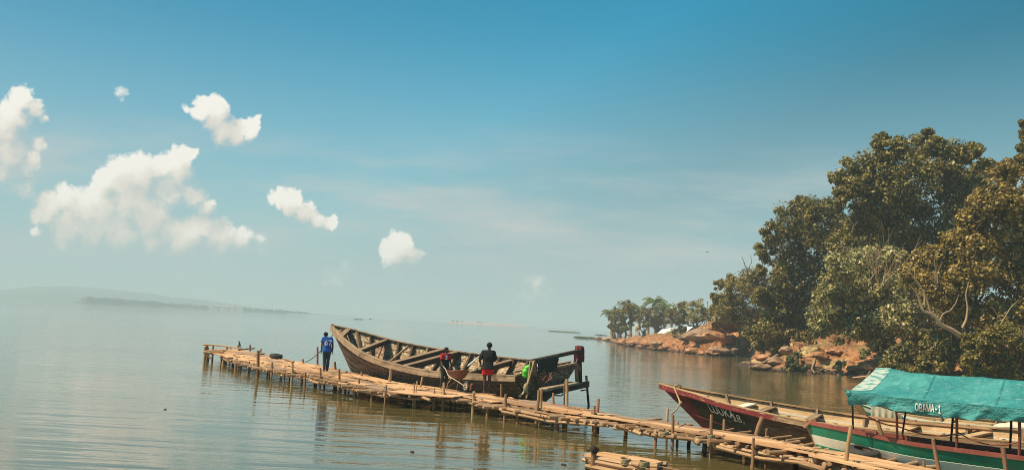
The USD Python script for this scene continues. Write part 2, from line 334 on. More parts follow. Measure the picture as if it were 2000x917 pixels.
# the hollow under the overhanging cliff
_cc = at_z(1374, 694, 0); _ci = unit(V(.62, .78, 0)); _ct = V(_ci[1], -_ci[0], 0); _rel = _T-_cc; _lat = _rel@_ct
_dp = np.exp(-(_lat/3.6)**4)*np.clip((_T[..., 2]-.2)/.5, 0, 1)*np.clip((4.1-_T[..., 2])/.5, 0, 1)*(np.abs(_rel@_ci) < 12)
_T = _T+_ci*(_dp*4.5)[..., None]
def ground_mat():
    g = Graph(); geo = g.add('geometry'); p = geo+'.position'; nz = g.add('separate_xyz', vector=geo+'.normal')+'.z'; z = g.add('separate_xyz', vector=p)+'.z'
    n = g.noise(p, 0.55, 6, 0.62); n2 = g.noise(p, 2.2, 6, 0.65)
    col = g.ramp(g.m('add', g.m('multiply', n, .6), g.m('multiply', n2, .4)), [(.32, (.08, .032, .018)), (.44, (.25, .10, .043)), (.54, (.42, .19, .083)), (.70, (.60, .36, .19))])
    col = g.mixc(g.smooth(g.noise(p, .32, 4), .55, .68), col, (.46, .33, .15))
    col = g.mixc(g.m('multiply', g.smooth(n2, .5, .62), g.smooth(n, .5, .6)), col, (.085, .05, .035))
    col = g.mixc(g.m('multiply', g.smooth(g.noise(g.mapv(p, scale=(1, 1, 3.2)), 1.3, 8, .7), .52, .60), .8), col, (.055, .028, .018))
    grass = g.m('multiply', g.smooth(nz, .78, .95), g.smooth(g.noise(p, .25, 3), .4, .55))
    col = g.mixc(g.m('multiply', grass, g.smooth(z, 1.8, 2.8)), col, (.17, .13, .05))
    col = g.mixc(g.smooth(z, .05, .45, 1, 0), col, (.055, .033, .024))
    return g.build('laterite_bank', principled(g, col, .92, g.m('add', n2, n), .8, .12))
M['ground'] = ground_mat()
single('red_earth_bank', MB().grid(_T), M['ground'], kind='structure', smooth=True)

def rock_mesh(c, r, seed, squash=(1, 1, .7), lvl=3):
    m = trimesh.creation.icosphere(lvl); v = m.vertices.copy()
    n = meshkit.fbm(v*1.3+seed*7.1, 4, seed)-.5; v *= (1+n*1.0)[:, None]
    for k in range(5):                                            # a few broken faces
        d = unit(np.random.default_rng(seed*9+k).normal(size=3)); q = v@d; v -= np.clip(q-.72, 0, None)[:, None]*d*.9
    a = seed*1.7; v = v*np.asarray(squash); v = np.c_[v[:, 0]*math.cos(a)-v[:, 1]*math.sin(a), v[:, 0]*math.sin(a)+v[:, 1]*math.cos(a), v[:, 2]]
    return MB().add(v*r+np.asarray(c), m.faces)
def rock_mat(name, a, b, c):
    g = Graph(); p = g.add('geometry')+'.position'; z = g.add('separate_xyz', vector=p)+'.z'
    n = g.noise(p, 1.6, 6, .66)
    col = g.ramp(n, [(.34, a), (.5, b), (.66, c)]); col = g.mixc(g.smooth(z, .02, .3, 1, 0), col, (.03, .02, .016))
    return g.build(name, principled(g, col, .9, n, .9, .08))
M['rock_o'] = rock_mat('orange_rock', (.12, .048, .025), (.35, .155, .072), (.54, .30, .165))
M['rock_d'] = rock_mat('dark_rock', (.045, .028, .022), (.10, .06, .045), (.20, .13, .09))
M['rock_p'] = rock_mat('pale_rock', (.10, .055, .035), (.26, .15, .09), (.44, .30, .20))
# pixel x, pixel y of its foot, radius in pixels, material, label
ROCKS = [(1362, 668, 27, 'rock_p', 'thick overhanging rock ledge with a dark hollow beneath it'), (1396, 662, 18, 'rock_o', 'blocky orange rock beside the overhanging ledge'), (1340, 664, 14, 'rock_d', 'dark rock at the left end of the overhanging ledge'), (1420, 668, 20, 'rock_o', 'big rust coloured crag below the cliff edge tree'), (1446, 660, 14, 'rock_o', 'reddish knob of rock under the cliff edge tree'), (1172, 661, 5, 'rock_o', 'small orange rock at the very tip of the red headland'), (1190, 664, 7, 'rock_o', 'low orange rock just behind the tip rock of the headland'),
         (1215, 671, 9, 'rock_o', 'rounded orange rock on the waterline below the leftmost palms'), (1243, 673, 11, 'rock_o', 'broad ochre boulder under the white arch on the headland'),
         (1237, 675, 8, 'rock_d', 'dark boulder with a pale slanting top at the water below the arch'), (1262, 674, 10, 'rock_o', 'ochre boulder between the dark slanting boulder and the tents'),
         (1285, 676, 13, 'rock_p', 'big yellowish rounded boulder left of the shoreline bush'), (1280, 683, 5, 'rock_d', 'black stone in the water at the foot of the yellowish boulder'),
         (1292, 684, 6, 'rock_d', 'blackish stone cluster rock beside the shoreline bush'), (1304, 681, 9, 'rock_o', 'mottled ochre boulder half behind the shoreline bush'),
         (1357, 690, 16, 'rock_o', 'bright orange sloping boulder in front of the dark overhang'), (1372, 692, 9, 'rock_o', 'low orange slab beside the boulder below the overhang'),
         (1386, 690, 7, 'rock_o', 'small orange rock at the right end of the dark overhang'), (1405, 690, 17, 'rock_p', 'tall purplish boulder standing at the water right of the overhang'),
         (1424, 690, 15, 'rock_p', 'grey-tan boulder split by a dark cleft at the cliff foot'), (1440, 684, 12, 'rock_o', 'orange boulder right of the dark cleft'),
         (1490, 702, 12, 'rock_o', 'flat-topped orange rock under the dark low tree'), (1516, 712, 17, 'rock_p', 'long tan slab sloping into the water left of the waterside shrub'),
         (1490, 722, 14, 'rock_p', 'flat tan ledge at the waterline nearest the open lake'), (1540, 690, 15, 'rock_p', 'pale tan crag under the light-leaved tree'),
         (1600, 700, 17, 'rock_o', 'orange earth lump above the waterside shrub'), (1630, 690, 14, 'rock_o', 'upright orange crag in the middle of the red bank'),
         (1670, 724, 15, 'rock_p', 'smooth pale boulder at the waterline left of the turquoise canopy'), (1597, 722, 10, 'rock_d', 'dark root-covered rock right of the waterside shrub'),
         (1640, 727, 9, 'rock_d', 'dark wet stone beside the smooth pale boulder'), (1700, 722, 14, 'rock_o', 'shaded orange boulder right of the smooth pale boulder'),
         (1735, 735, 13, 'rock_d', 'shadowed boulder just above the canopy front end')]
def on_ground(px, py, lo=62, hi=345):
    """Where the sight line through a pixel meets the bank (or the water)."""
    d = ray(px, py); y = np.exp(np.linspace(math.log(lo), math.log(hi), 500)); P = eye+np.outer(y/d[1], d)
    g_ = np.maximum(ground_z(P[:, :2]), 0); k = np.nonzero(P[:, 2] <= g_+.02)[0]
    return P[k[0]] if len(k) else P[-1]
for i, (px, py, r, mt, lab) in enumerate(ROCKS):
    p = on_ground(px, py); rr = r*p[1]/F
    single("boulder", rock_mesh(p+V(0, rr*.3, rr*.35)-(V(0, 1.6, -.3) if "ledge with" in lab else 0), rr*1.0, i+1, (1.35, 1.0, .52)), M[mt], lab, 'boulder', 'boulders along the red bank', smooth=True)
# the loose rubble between them
mb = MB(); _r = np.random.default_rng(77)
for i in range(420):
    px = _r.uniform(1180, 1735); py = np.interp(px, [a[0] for a in SH if a[0] != 1452], [a[1] for a in SH if a[0] != 1452])-abs(_r.normal())*5+1.5
    p = on_ground(px, py); k = trimesh.creation.icosphere(1); v = k.vertices*(1+.5*(meshkit.noise(k.vertices*1.7+i, i)-.5))[:, None]*_r.uniform(.5, 1.3, 3)*p[1]/F*_r.uniform(.8, 3.0); mb.add(v+p, k.faces)
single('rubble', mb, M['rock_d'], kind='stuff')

# ---------------------------------------------------------------- far land
M['far_hill'] = plain('far_hill_green', (.06, .085, .05), .95, .4, .012, 1)
M['far_wood'] = leaf('far_wood_leaves', (.03, .045, .02), (.05, .07, .03), (.08, .10, .045), scale=.05)
M['far_sand'] = plain('far_sand', (.42, .27, .19), .95, .3, .02, 1)
def ridge(name, pts, y, depth, mat, kind='structure', rough=.15, lift=0.0, nx=160, **kw):
    xs = np.linspace(pts[0][0], pts[-1][0], nx); ys = np.interp(xs, [p[0] for p in pts], [p[1] for p in pts])
    top = np.array([at_y(a, b, y) for a, b in zip(xs, ys)]); rows = []
    for q in np.linspace(-1, 1, 15):
        f = (1-q*q)**.7; P = top.copy(); P[:, 1] += q*depth; P[:, 0] *= (y+q*depth)/y
        nz = meshkit.fbm(np.c_[P[:, :2]*8/y*2.5, np.zeros(nx)], 4, 4)-.5
        P[:, 2] = np.maximum(top[:, 2], .3)*f*(1+nz*rough*2*(abs(q) > .05))-(.6 if abs(q) == 1 else 0); rows.append(P)
    return single(name, MB().grid(np.array(rows), flip=False), mat, kind=kind, smooth=True, **kw)
ridge('far_hills', [(-420, 566), (-200, 560), (0, 566), (60, 560), (120, 558), (180, 561), (240, 567), (300, 573), (330, 579), (400, 586), (470, 596), (560, 606), (640, 614.5), (700, 618)], 3600, 500, M['far_hill'])
ridge('far_low_shore', [(140, 589), (165, 586), (300, 594), (400, 600), (520, 607), (560, 610)], 2100, 50, M['far_hill'])
ridge('far_sand_shore', [(872, 627), (890, 627), (950, 630), (1000, 633), (1025, 635)], 1900, 22, M['far_sand'])
def leaf_cloud(cent, rad, per, size, seed, flat=.8, outw=.9, upw=.45):
    """Leaf-sized faces spread through clumps: rhombic quads whose faces lean outwards and up."""
    r = np.random.default_rng(seed); cent = np.asarray(cent, float); n = len(cent)*per
    d = r.normal(size=(n, 3)); d /= np.linalg.norm(d, axis=1, keepdims=True)
    c = np.repeat(cent, per, 0); rr = np.repeat(np.broadcast_to(rad, len(cent)), per)*r.random(n)**.45
    p = c+d*rr[:, None]*[1, 1, flat]
    nn = d*outw+r.normal(size=(n, 3))*.55+[0, 0, upw]; nn /= np.linalg.norm(nn, axis=1, keepdims=True)
    a = np.cross(nn, r.normal(size=(n, 3))); a /= np.linalg.norm(a, axis=1, keepdims=True); b = np.cross(nn, a)
    s = size*(.6+.8*r.random(n))[:, None]
    v = np.stack([p-a*s, p+b*s*.55+nn*s*.12, p+a*s, p-b*s*.55+nn*s*.12], 1).reshape(-1, 3)
    return v, np.arange(4*n).reshape(-1, 4), np.repeat(np.c_[r.random(n), r.random(n)], 4, 0)
def far_wood(name, x0_, x1_, y0_, y1_, hpx, y, n, seed):
    r = np.random.default_rng(seed); c = []; rad = []
    for i in range(n):
        t = r.random(); px = x0_+(x1_-x0_)*t; hh = np.interp(t, np.linspace(0, 1, len(hpx)), hpx)*(.55+.6*r.random()); p = at_y(px, y0_+(y1_-y0_)*t, y+r.uniform(-25, 25))
        for k in range(3): c.append(p+V(r.normal()*3, r.normal()*3, hh*y/F*(.3+.28*k))); rad.append(hh*y/F*.36)
    single(name, MB().add(*leaf_cloud(c, np.array(rad), 40, 1.5*y/2500, seed)), M['far_wood'], kind='stuff')
far_wood('far_shore_woods', 158, 360, 588, 598.5, [8, 9, 8, 7, 8, 5, 4], 2065, 150, 3)
far_wood('far_shore_thicket', 360, 600, 598.5, 612, [5, 4, 5, 3, 4, 2], 2080, 80, 4)
for i, (px, py) in enumerate([(416, 600.5), (424, 601), (433, 601.5), (445, 602.2), (452, 602.6), (468, 603.5)]):
    p = at_y(px, py, 2045); w = 4.5+(i % 3)*1.4; t = thing('far_house', 'tiny white house on the far hazy shore, '+['leftmost of the row', 'second from the left of the row', 'third from the left of the row', 'third from the right of the row', 'second from the right of the row', 'rightmost, set apart from the row'][i], 'house', (p[0], p[1], 0), 'white houses on the far shore')
    part(t, 'wall', MB().tri(trimesh.creation.box(bounds=[[p[0]-w, p[1]-3, 0], [p[0]+w, p[1]+3, p[2]+3.6]])), M['white_paint'])
    part(t, 'roof', MB().add([[p[0]-w-.4, p[1]-3.4, p[2]+3.61], [p[0]+w+.4, p[1]-3.4, p[2]+3.61], [p[0]+w+.4, p[1]+3.4, p[2]+3.61], [p[0]-w-.4, p[1]+3.4, p[2]+3.61], [p[0]-w, p[1], p[2]+5.6], [p[0]+w, p[1], p[2]+5.6]], [[0, 1, 5, 4], [2, 3, 4, 5], [0, 4, 3, 3], [1, 2, 5, 5]]), M['far_sand'])
for i, (px, py, hh) in enumerate([(884, 627, 3.2), (893, 627.5, 3.6), (903, 628, 2.8), (934, 629, 2.4), (940, 629.4, 2.2)]):
    p = at_y(px, py+1, 1890); h = hh*1890/F
    single('far_tree', MB().add(*leaf_cloud([p+V(0, 0, h*.6), p+V(h*.3, 0, h*.4), p+V(-h*.3, 0, h*.45)], h*.45, 60, 1.0, 60+i)), M['far_wood'], 'faint lone tree on the hazy pink sandbank, '+['leftmost of three', 'tallest, middle of three', 'right one of the three', 'left one of the low pair', 'right one of the low pair'][i], 'tree', 'lone trees on the far sandbank')
# reed beds in the lake
def reeds(name, poly, n, h, seed, mat):
    r = np.random.default_rng(seed); mb = MB(); P = np.array([at_z(a, b, 0) for a, b in poly]); v = []
    for i in range(n):
        t = r.random()*(len(P)-1); k = int(t); p = P[k]+(P[k+1]-P[k])*(t-k)+V(r.normal()*.5, r.normal()*2.0, 0); w = V(.06, .02, 0)*(h/1.0); tip = p+V(r.normal()*.25*h, r.normal()*.2*h, h*(.5+r.random()*.6)); v.append([p-w-V(0, 0, .1), p+w-V(0, 0, .1), tip])
    v = np.array(v).reshape(-1, 3); single(name, MB().add(v, np.arange(len(v)).reshape(-1, 3), np.repeat(r.random((n, 2)), 3, 0)), mat, kind='stuff')
M['reed'] = leaf('reed_leaves', (.13, .16, .05), (.22, .24, .08), (.32, .30, .11), scale=.2)
reeds('reeds', [(1073, 646.5), (1100, 648), (1132, 650)], 1500, .7, 5, M['reed'])
reeds('reeds', [(1124, 658.5), (1140, 659.5), (1160, 660.5)], 900, .55, 6, M['reed'])
reeds('reeds', [(1128, 661), (1150, 663)], 300, .3, 7, M['reed'])
reeds('reeds', [(1162, 653.5), (1186, 655.5)], 200, .7, 8, M['darkwood'])

# ---------------------------------------------------------------- trees
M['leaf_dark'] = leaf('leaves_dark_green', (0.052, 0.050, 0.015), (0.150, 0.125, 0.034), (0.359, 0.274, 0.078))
M['leaf_olive'] = leaf('leaves_olive', (0.065, 0.055, 0.016), (0.195, 0.150, 0.040), (0.421, 0.302, 0.082))
M['leaf_pale'] = leaf('leaves_pale_olive', (0.091, 0.085, 0.029), (0.260, 0.231, 0.086), (0.593, 0.496, 0.218))
M['leaf_gold'] = leaf('leaves_golden_brown', (0.076, 0.054, 0.014), (0.227, 0.155, 0.040), (0.493, 0.336, 0.088))
M['leaf_ivy'] = leaf('leaves_ivy', (0.056, 0.050, 0.014), (0.163, 0.132, 0.033), (0.390, 0.288, 0.074), scale=1.2)
M['leaf_palm'] = leaf('palm_leaflets', (.06, .09, .03), (.14, .19, .06), (.27, .29, .10), scale=.3)
M['leaf_dry'] = leaf('dry_palm_leaflets', (.14, .07, .025), (.27, .15, .055), (.38, .24, .11), scale=.3)
M['leaf_shrub'] = leaf('shrub_leaves', (.05, .052, .02), (.13, .125, .046), (.25, .22, .09), scale=.8)

def grow(p0, p1, r0, r1, seg=6, wob=.12, seed=0):
    r = np.random.default_rng(seed); L = np.linalg.norm(np.subtract(p1, p0)); t = np.linspace(0, 1, seg+1)[:, None]
    P = np.asarray(p0)+(np.asarray(p1)-np.asarray(p0))*t; P[1:-1] += r.normal(size=(seg-1, 3))*L*wob*.35; return P, r0+(r1-r0)*t[:, 0]
def tree(name, label, lobes, y, mat, leafpx, trunk=None, group=None, seed=1, dens=1.0, bark='bark', extra=None, cat='tree', deep=.75, clump=.44, per=96):
    """lobes: (px, py, radius px) on the face of the crown; the crown goes back from there by its own width. leafpx: leaf half length in photo pixels."""
    r = np.random.default_rng(seed); cents = []; rads = []
    cx = np.mean([l[0] for l in lobes]); w = (max(l[0]+l[2] for l in lobes)-min(l[0]-l[2] for l in lobes))*y/F/2
    bulbs = []
    for (px, py, rp) in lobes:
        yy = y+r.uniform(-.25, .55)*w*deep; c = at_y(px, py, yy); rr = rp*yy/F; bulbs.append((c, rr))
        n = max(5, int(15*dens*(rp/30)**1.0+4))
        for k in range(n):
            d = unit(r.normal(size=3)); d[1] *= 1.0
            cents.append(c+d*rr*(.45+.47*r.random())); rads.append(rr*clump*(.6+.75*r.random()))
    v, f, tv = leaf_cloud(cents, np.array(rads), per, leafpx*.78*y/F, seed)
    # root
    
    bx = trunk[0][0] if trunk else cx; yb = y+(.35*w*deep if trunk else .1*w); base = V(at_y(bx, 680, yb)[0], yb, 0)
    base[2] = max(0, float(ground_z(base[None, :2])[0]))-.3
    t = thing(name, label, cat, base, group)
    mb = MB(); top = np.mean([b[0] for b in bulbs], 0); rt_ = (trunk[1] if trunk else 6)*y/F
    fork = base+(top-base)*.45; fork[2] = base[2]+(top[2]-base[2])*.5
    P, rad = grow(base, fork, rt_, rt_*.7, 6, .1, seed); mb.tube(P, rad, 9)
    for k, (c, rr) in enumerate(bulbs[::2] if trunk else bulbs):
        P, rad = grow(fork-V(0, 0, .05*k % 1), c+V(0, .3*rr, 0), rt_*.34, rt_*.05, 9, .12, seed+k); mb.tube(P, rad, 5)
    part(t, 'trunk', mb, M[bark], True); part(t, 'crown', MB().add(v, f, tv), M[mat])
    if extra: extra(t)
    return t
def branches(t, y, specs, mat='palebark', name='branch', seed=3):
    """Bare limbs seen against the leaves: pixel polylines at depth y, radius px from start to end."""
    for k, (pts, r0, r1) in enumerate(specs):
        P = np.array([at_y(a, b, y-.02*i) for i, (a, b) in enumerate(pts)]); q = np.linspace(0, 1, len(P)); qq = np.linspace(0, 1, len(P)*3)
        P = np.array([np.interp(qq, q, P[:, i]) for i in range(3)]).T
        part(t, name, MB().tube(P, np.linspace(r0, r1, len(qq))*y/F, 6), M[mat], True)
def twigs(t, y, root, n, spread, length, r0, seed, mat='palebark'):
    r = np.random.default_rng(seed)
    for k in range(n):
        a = -math.pi/2+r.uniform(-spread, spread); L = length*(.5+.6*r.random()); x, yv = root; pts = [(x+r.uniform(-12, 12), yv+r.uniform(-8, 8))]
        for i in range(5): a += r.normal()*.16; pts.append((pts[-1][0]+math.cos(a)*L/5, pts[-1][1]+math.sin(a)*L/5))
        branches(t, y-.3*r.random(), [(pts, r0, r0*.25)], mat)
        for j in range(2):
            i = 2+j; b = a+r.choice([-1, 1])*r.uniform(.4, .9); q = pts[i]; q2 = [(q[0]+math.cos(b)*L*.12*s, q[1]+math.sin(b)*L*.12*s) for s in range(4)]
            branches(t, y-.3*r.random(), [(q2, r0*.5, r0*.15)], mat)

tree('tall_tree', 'tallest broad dark green tree, its top in the middle of the grove', [(1742, 292, 34), (1700, 330, 40), (1660, 342, 32), (1632, 350, 16), (1788, 290, 33), (1826, 285, 22), (1812, 262, 13), (1850, 312, 42), (1893, 296, 24), (1925, 322, 20),
     (1780, 350, 60), (1860, 372, 52), (1720, 390, 48), (1680, 366, 34), (1780, 432, 55), (1868, 440, 48), (1650, 378, 24), (1720, 275, 16), (1900, 360, 40), (1680, 430, 36), (1740, 470, 50), (1830, 500, 50), (1900, 480, 40), (1700, 520, 40), (1770, 520, 46)], 96, 'leaf_dark', 4.6, ((1800, 690), 12), seed=11, dens=1.25, group=None,
     extra=lambda t: branches(t, 95, [([(1664, 455), (1668, 440), (1661, 430)], 2.2, 1), ([(1668, 442), (1676, 432)], 1.5, .8)], 'bark'))
tree('round_tree', 'rounded dense olive tree left of the tallest tree', [(1590, 410, 33), (1562, 402, 22), (1545, 428, 34), (1512, 456, 30), (1497, 488, 22), (1602, 450, 40), (1622, 402, 24), (1640, 436, 26), (1626, 470, 26), (1570, 462, 40), (1530, 545, 36), (1620, 560, 40), (1580, 610, 40), (1502, 575, 26), (1612, 676, 22), (1580, 655, 30), (1541, 500, 40), (1600, 520, 40), (1484, 528, 15), (1640, 460, 20),
     (1560, 560, 44), (1520, 598, 36), (1503, 640, 30), (1542, 640, 34), (1486, 580, 20), (1470, 650, 18), (1486, 668, 20), (1520, 672, 24)], 112, 'leaf_dark', 3.6, ((1560, 690), 11), seed=12, dens=1.2)
tree('cliff_edge_tree', 'low brownish green tree sloping down to the cliff top, leftmost of the grove', [(1470, 556, 34), (1440, 566, 30), (1410, 584, 22), (1440, 603, 34), (1490, 600, 32), (1415, 606, 24), (1396, 604, 14), (1424, 620, 18), (1462, 620, 26), (1404, 556, 11), (1484, 536, 22), (1424, 548, 14)], 140, 'leaf_olive', 3.0, ((1450, 635), 7), seed=13, dens=1.25,
     extra=lambda t: branches(t, 134, [([(1466, 545), (1456, 520), (1449, 500)], 1.2, .4), ([(1460, 528), (1468, 512), (1466, 497)], .9, .3)], 'bark'))
tree('light_leaved_tree', 'light olive leafy tree hanging over the red bank in the middle', [(1618, 600, 38), (1598, 640, 22), (1660, 562, 42), (1700, 604, 50), (1742, 562, 44), (1652, 642, 34), (1712, 650, 38), (1760, 622, 40), (1640, 520, 30), (1690, 512, 34), (1782, 660, 26), (1742, 682, 18), (1625, 560, 26), (1690, 690, 10), (1800, 610, 30), (1740, 510, 34)], 86, 'leaf_pale', 4.4, ((1745, 720), 7), seed=14, dens=1.0,
     extra=lambda t: (twigs(t, 82, (1722, 560), 12, 1.0, 120, .62, 5), twigs(t, 83, (1702, 545), 7, .7, 90, .5, 6)))
tree('golden_tree', 'golden brown leaved tree with a bare orange limb on the far right', [(1962, 342, 30), (1986, 322, 22), (1932, 390, 38), (1982, 402, 46), (1902, 432, 34), (1962, 462, 52), (1880, 482, 40), (1822, 512, 36), (1902, 542, 50), (1982, 542, 48), (1832, 562, 42), (1786, 540, 28), (1942, 612, 40), (1992, 622, 40), (1866, 600, 34), (2040, 450, 60), (2040, 560, 60), (2040, 350, 40), (2050, 640, 40)], 74, 'leaf_gold', 4.6, ((1890, 745), 9), seed=15, dens=1.5,
     extra=lambda t: (branches(t, 69, [([(1876, 655), (1858, 643), (1838, 634), (1828, 620), (1818, 612), (1804, 608), (1800, 596), (1790, 570), (1776, 556)], 5.2, 1.0), ([(1818, 612), (1812, 590), (1803, 566), (1786, 545), (1772, 520)], 2.8, .6),
          ([(1806, 600), (1806, 575), (1796, 555), (1786, 540), (1788, 515)], 2.2, .5), ([(1834, 628), (1842, 612), (1856, 606), (1868, 590), (1872, 575)], 1.6, .5), ([(1842, 612), (1834, 606), (1820, 602)], 1.2, .4),
          ([(1880, 640), (1888, 622), (1890, 600), (1886, 575), (1892, 550)], 2.8, .8), ([(1950, 640), (1962, 620), (1974, 600), (1990, 585)], 1.6, .5), ([(1958, 628), (1946, 612), (1938, 600)], 1.2, .4)], 'palebark'),
          twigs(t, 72, (1835, 555), 5, .6, 75, .7, 8)))
tree('edge_tree', 'tree at the right edge whose topmost sprig rises highest beside the frame', [(1998, 246, 11), (2008, 262, 16), (1994, 288, 9), (2022, 290, 28), (1999, 308, 8), (2050, 320, 50), (2060, 400, 60), (2090, 450, 70), (2110, 560, 70), (2080, 650, 60), (2160, 620, 70), (2150, 500, 60), (2150, 700, 50)], 90, 'leaf_dark', 4.4, ((2040, 720), 9), seed=16, dens=1.1)
tree('ivy_clump', 'ivy covered stump and thicket standing behind the turquoise canopy', [(1892, 664, 16), (1908, 680, 26), (1932, 664, 26), (1966, 664, 34), (1894, 705, 18), (1914, 722, 24), (1950, 710, 34), (1988, 722, 34), (2020, 680, 46), (1892, 742, 16), (1930, 748, 24), (1990, 660, 30), (1970, 752, 24), (2040, 740, 40)], 66, 'leaf_ivy', 3.6, ((1930, 758), 13), seed=17, dens=1.25, cat='shrub', deep=.35)
tree('shade_thicket', 'added dark shrubs standing in for the deep shade below the bare orange limb', [(1730, 712, 16), (1755, 690, 20), (1790, 745, 16), (1745, 706, 20), (1772, 722, 22), (1748, 736, 12), (1800, 735, 18), (1800, 690, 30), (1835, 690, 36), (1868, 700, 26), (1850, 665, 28), (1820, 660, 26), (1850, 728, 20), (1870, 740, 18), (1825, 735, 16), (1800, 712, 18), (1765, 738, 14)], 76, 'leaf_dark', 4.2, ((1840, 745), 5), seed=18, dens=.9, cat='shrub')  # dark-leaved shrubs added to fill the hollow in place of deep shade
tree('back_tree', 'dark tree closing the gap behind the light-leaved tree', [(1650, 600, 50), (1720, 560, 60), (1790, 590, 60), (1860, 540, 60), (1690, 650, 45), (1760, 480, 50), (1620, 650, 30), (1930, 500, 60), (1900, 640, 60), (1980, 640, 60), (1780, 640, 50), (1690, 455, 38), (1645, 485, 32), (1720, 480, 40), (1668, 520, 40)], 104, 'leaf_dark', 5.0, ((1740, 690), 9), seed=19, dens=.8)
for (nm, lab, lobes, y, mat, lp, sd) in [
    ('shoreline_bush', 'grey-green bush at the waterline left of the dark overhang', [(1322, 650, 13), (1335, 640, 10), (1330, 668, 16), (1318, 666, 10), (1342, 670, 12), (1338, 655, 10), (1326, 680, 10)], 163, 'leaf_shrub', 2.4, 31),
    ('cleft_bush', 'scrubby bush growing right of the dark overhang above the water', [(1398, 672, 8), (1390, 682, 8), (1402, 684, 9), (1396, 660, 5), (1409, 672, 7)], 150, 'leaf_shrub', 2.4, 32),
    ('cliff_foot_shrub', 'compact dark green shrub at the right end of the cliff foot', [(1446, 672, 9), (1454, 680, 9), (1445, 684, 8), (1458, 672, 6)], 141, 'leaf_dark', 2.4, 33),
    ('waterside_shrub', 'spiky green shrub at the waterline below the red bank', [(1548, 702, 12), (1562, 712, 15), (1545, 716, 14), (1574, 718, 10), (1534, 720, 9), (1556, 690, 7)], 89, 'leaf_shrub', 3.0, 34),
    ('bank_sprig', 'small green sprig on the red bank right of the waterside shrub', [(1640, 712, 8), (1648, 708, 6), (1634, 718, 6)], 87, 'leaf_shrub', 3.0, 35),
    ('overhang_tuft', 'little pale tuft on the orange boulder before the dark overhang', [(1363, 683, 4), (1351, 668, 4), (1368, 668, 3)], 155, 'leaf_pale', 2.0, 36),
    ('arch_bush', 'small dark bush right of the white arch on the headland', [(1258, 636, 6), (1265, 634, 6), (1250, 640, 4)], 205, 'leaf_dark', 1.8, 37)]:
    tree(nm, lab, lobes, y, mat, lp, None, seed=sd, cat='bush', per=56)

for (nm, lab, lobes, y, mat, sd) in [
    ('hedge', 'low dark hedge under the leftmost palms of the headland', [(1192, 638, 6), (1200, 642, 6), (1209, 640, 6), (1218, 642, 6), (1226, 641, 5), (1204, 632, 7), (1216, 632, 7)], 240, 'leaf_olive', 51),
    ('hedge', 'low green hedge under the tallest palm behind the tents', [(1262, 630, 7), (1272, 632, 8), (1284, 630, 8), (1296, 628, 8), (1308, 626, 7), (1290, 620, 8)], 238, 'leaf_dark', 52),
    ('hedge', 'low pale hedge behind the rightmost tents and the mast', [(1340, 626, 8), (1352, 624, 8), (1364, 622, 8), (1376, 620, 8), (1386, 622, 7), (1332, 624, 7)], 206, 'leaf_olive', 53)]:
    tree(nm, lab, lobes, y, mat, 2.2, None, 'hedges on the headland', seed=sd, cat='hedge', per=52)
# broad-leaved small trees on the headland
for (nm, lab, lobes, y, mat, sd, tr) in [
    ('headland_tree', 'olive tree between the leftmost palm and the white arch', [(1213, 602, 16), (1228, 595, 12), (1222, 612, 17), (1206, 618, 13), (1236, 606, 15), (1200, 612, 10), (1240, 618, 10), (1216, 630, 9), (1233, 626, 9)], 236, 'leaf_olive', 41, ((1222, 650), 2.5)),
    ('headland_tree', 'brown-green tree above the left white tents', [(1325, 602, 16), (1338, 597, 15), (1330, 614, 18), (1316, 616, 14), (1342, 612, 16), (1322, 628, 8), (1306, 610, 9)], 205, 'leaf_olive', 42, ((1328, 640), 2.2)),
    ('headland_tree', 'pale green tree between the tents and the tall thin mast', [(1352, 598, 15), (1364, 594, 13), (1372, 604, 15), (1358, 612, 17), (1376, 616, 13), (1348, 616, 14), (1362, 624, 8)], 200, 'leaf_pale', 43, ((1358, 638), 2.0)),
    ('headland_tree', 'dark rounded tree behind the tallest palm', [(1262, 612, 15), (1275, 616, 15), (1290, 608, 14), (1300, 616, 14), (1284, 624, 14), (1250, 622, 12), (1296, 628, 8)], 235, 'leaf_dark', 44, ((1285, 645), 2.0)),
    ('headland_tree', 'shrubby dark tree left of the white arch under the palms', [(1205, 640, 6), (1214, 642, 6), (1224, 640, 7), (1196, 634, 6)], 232, 'leaf_dark', 45, ((1214, 650), 1.4))]:
    tree(nm, lab, lobes, y, mat, 2.2, tr, 'small trees on the headland', seed=sd, per=52, dens=.9)

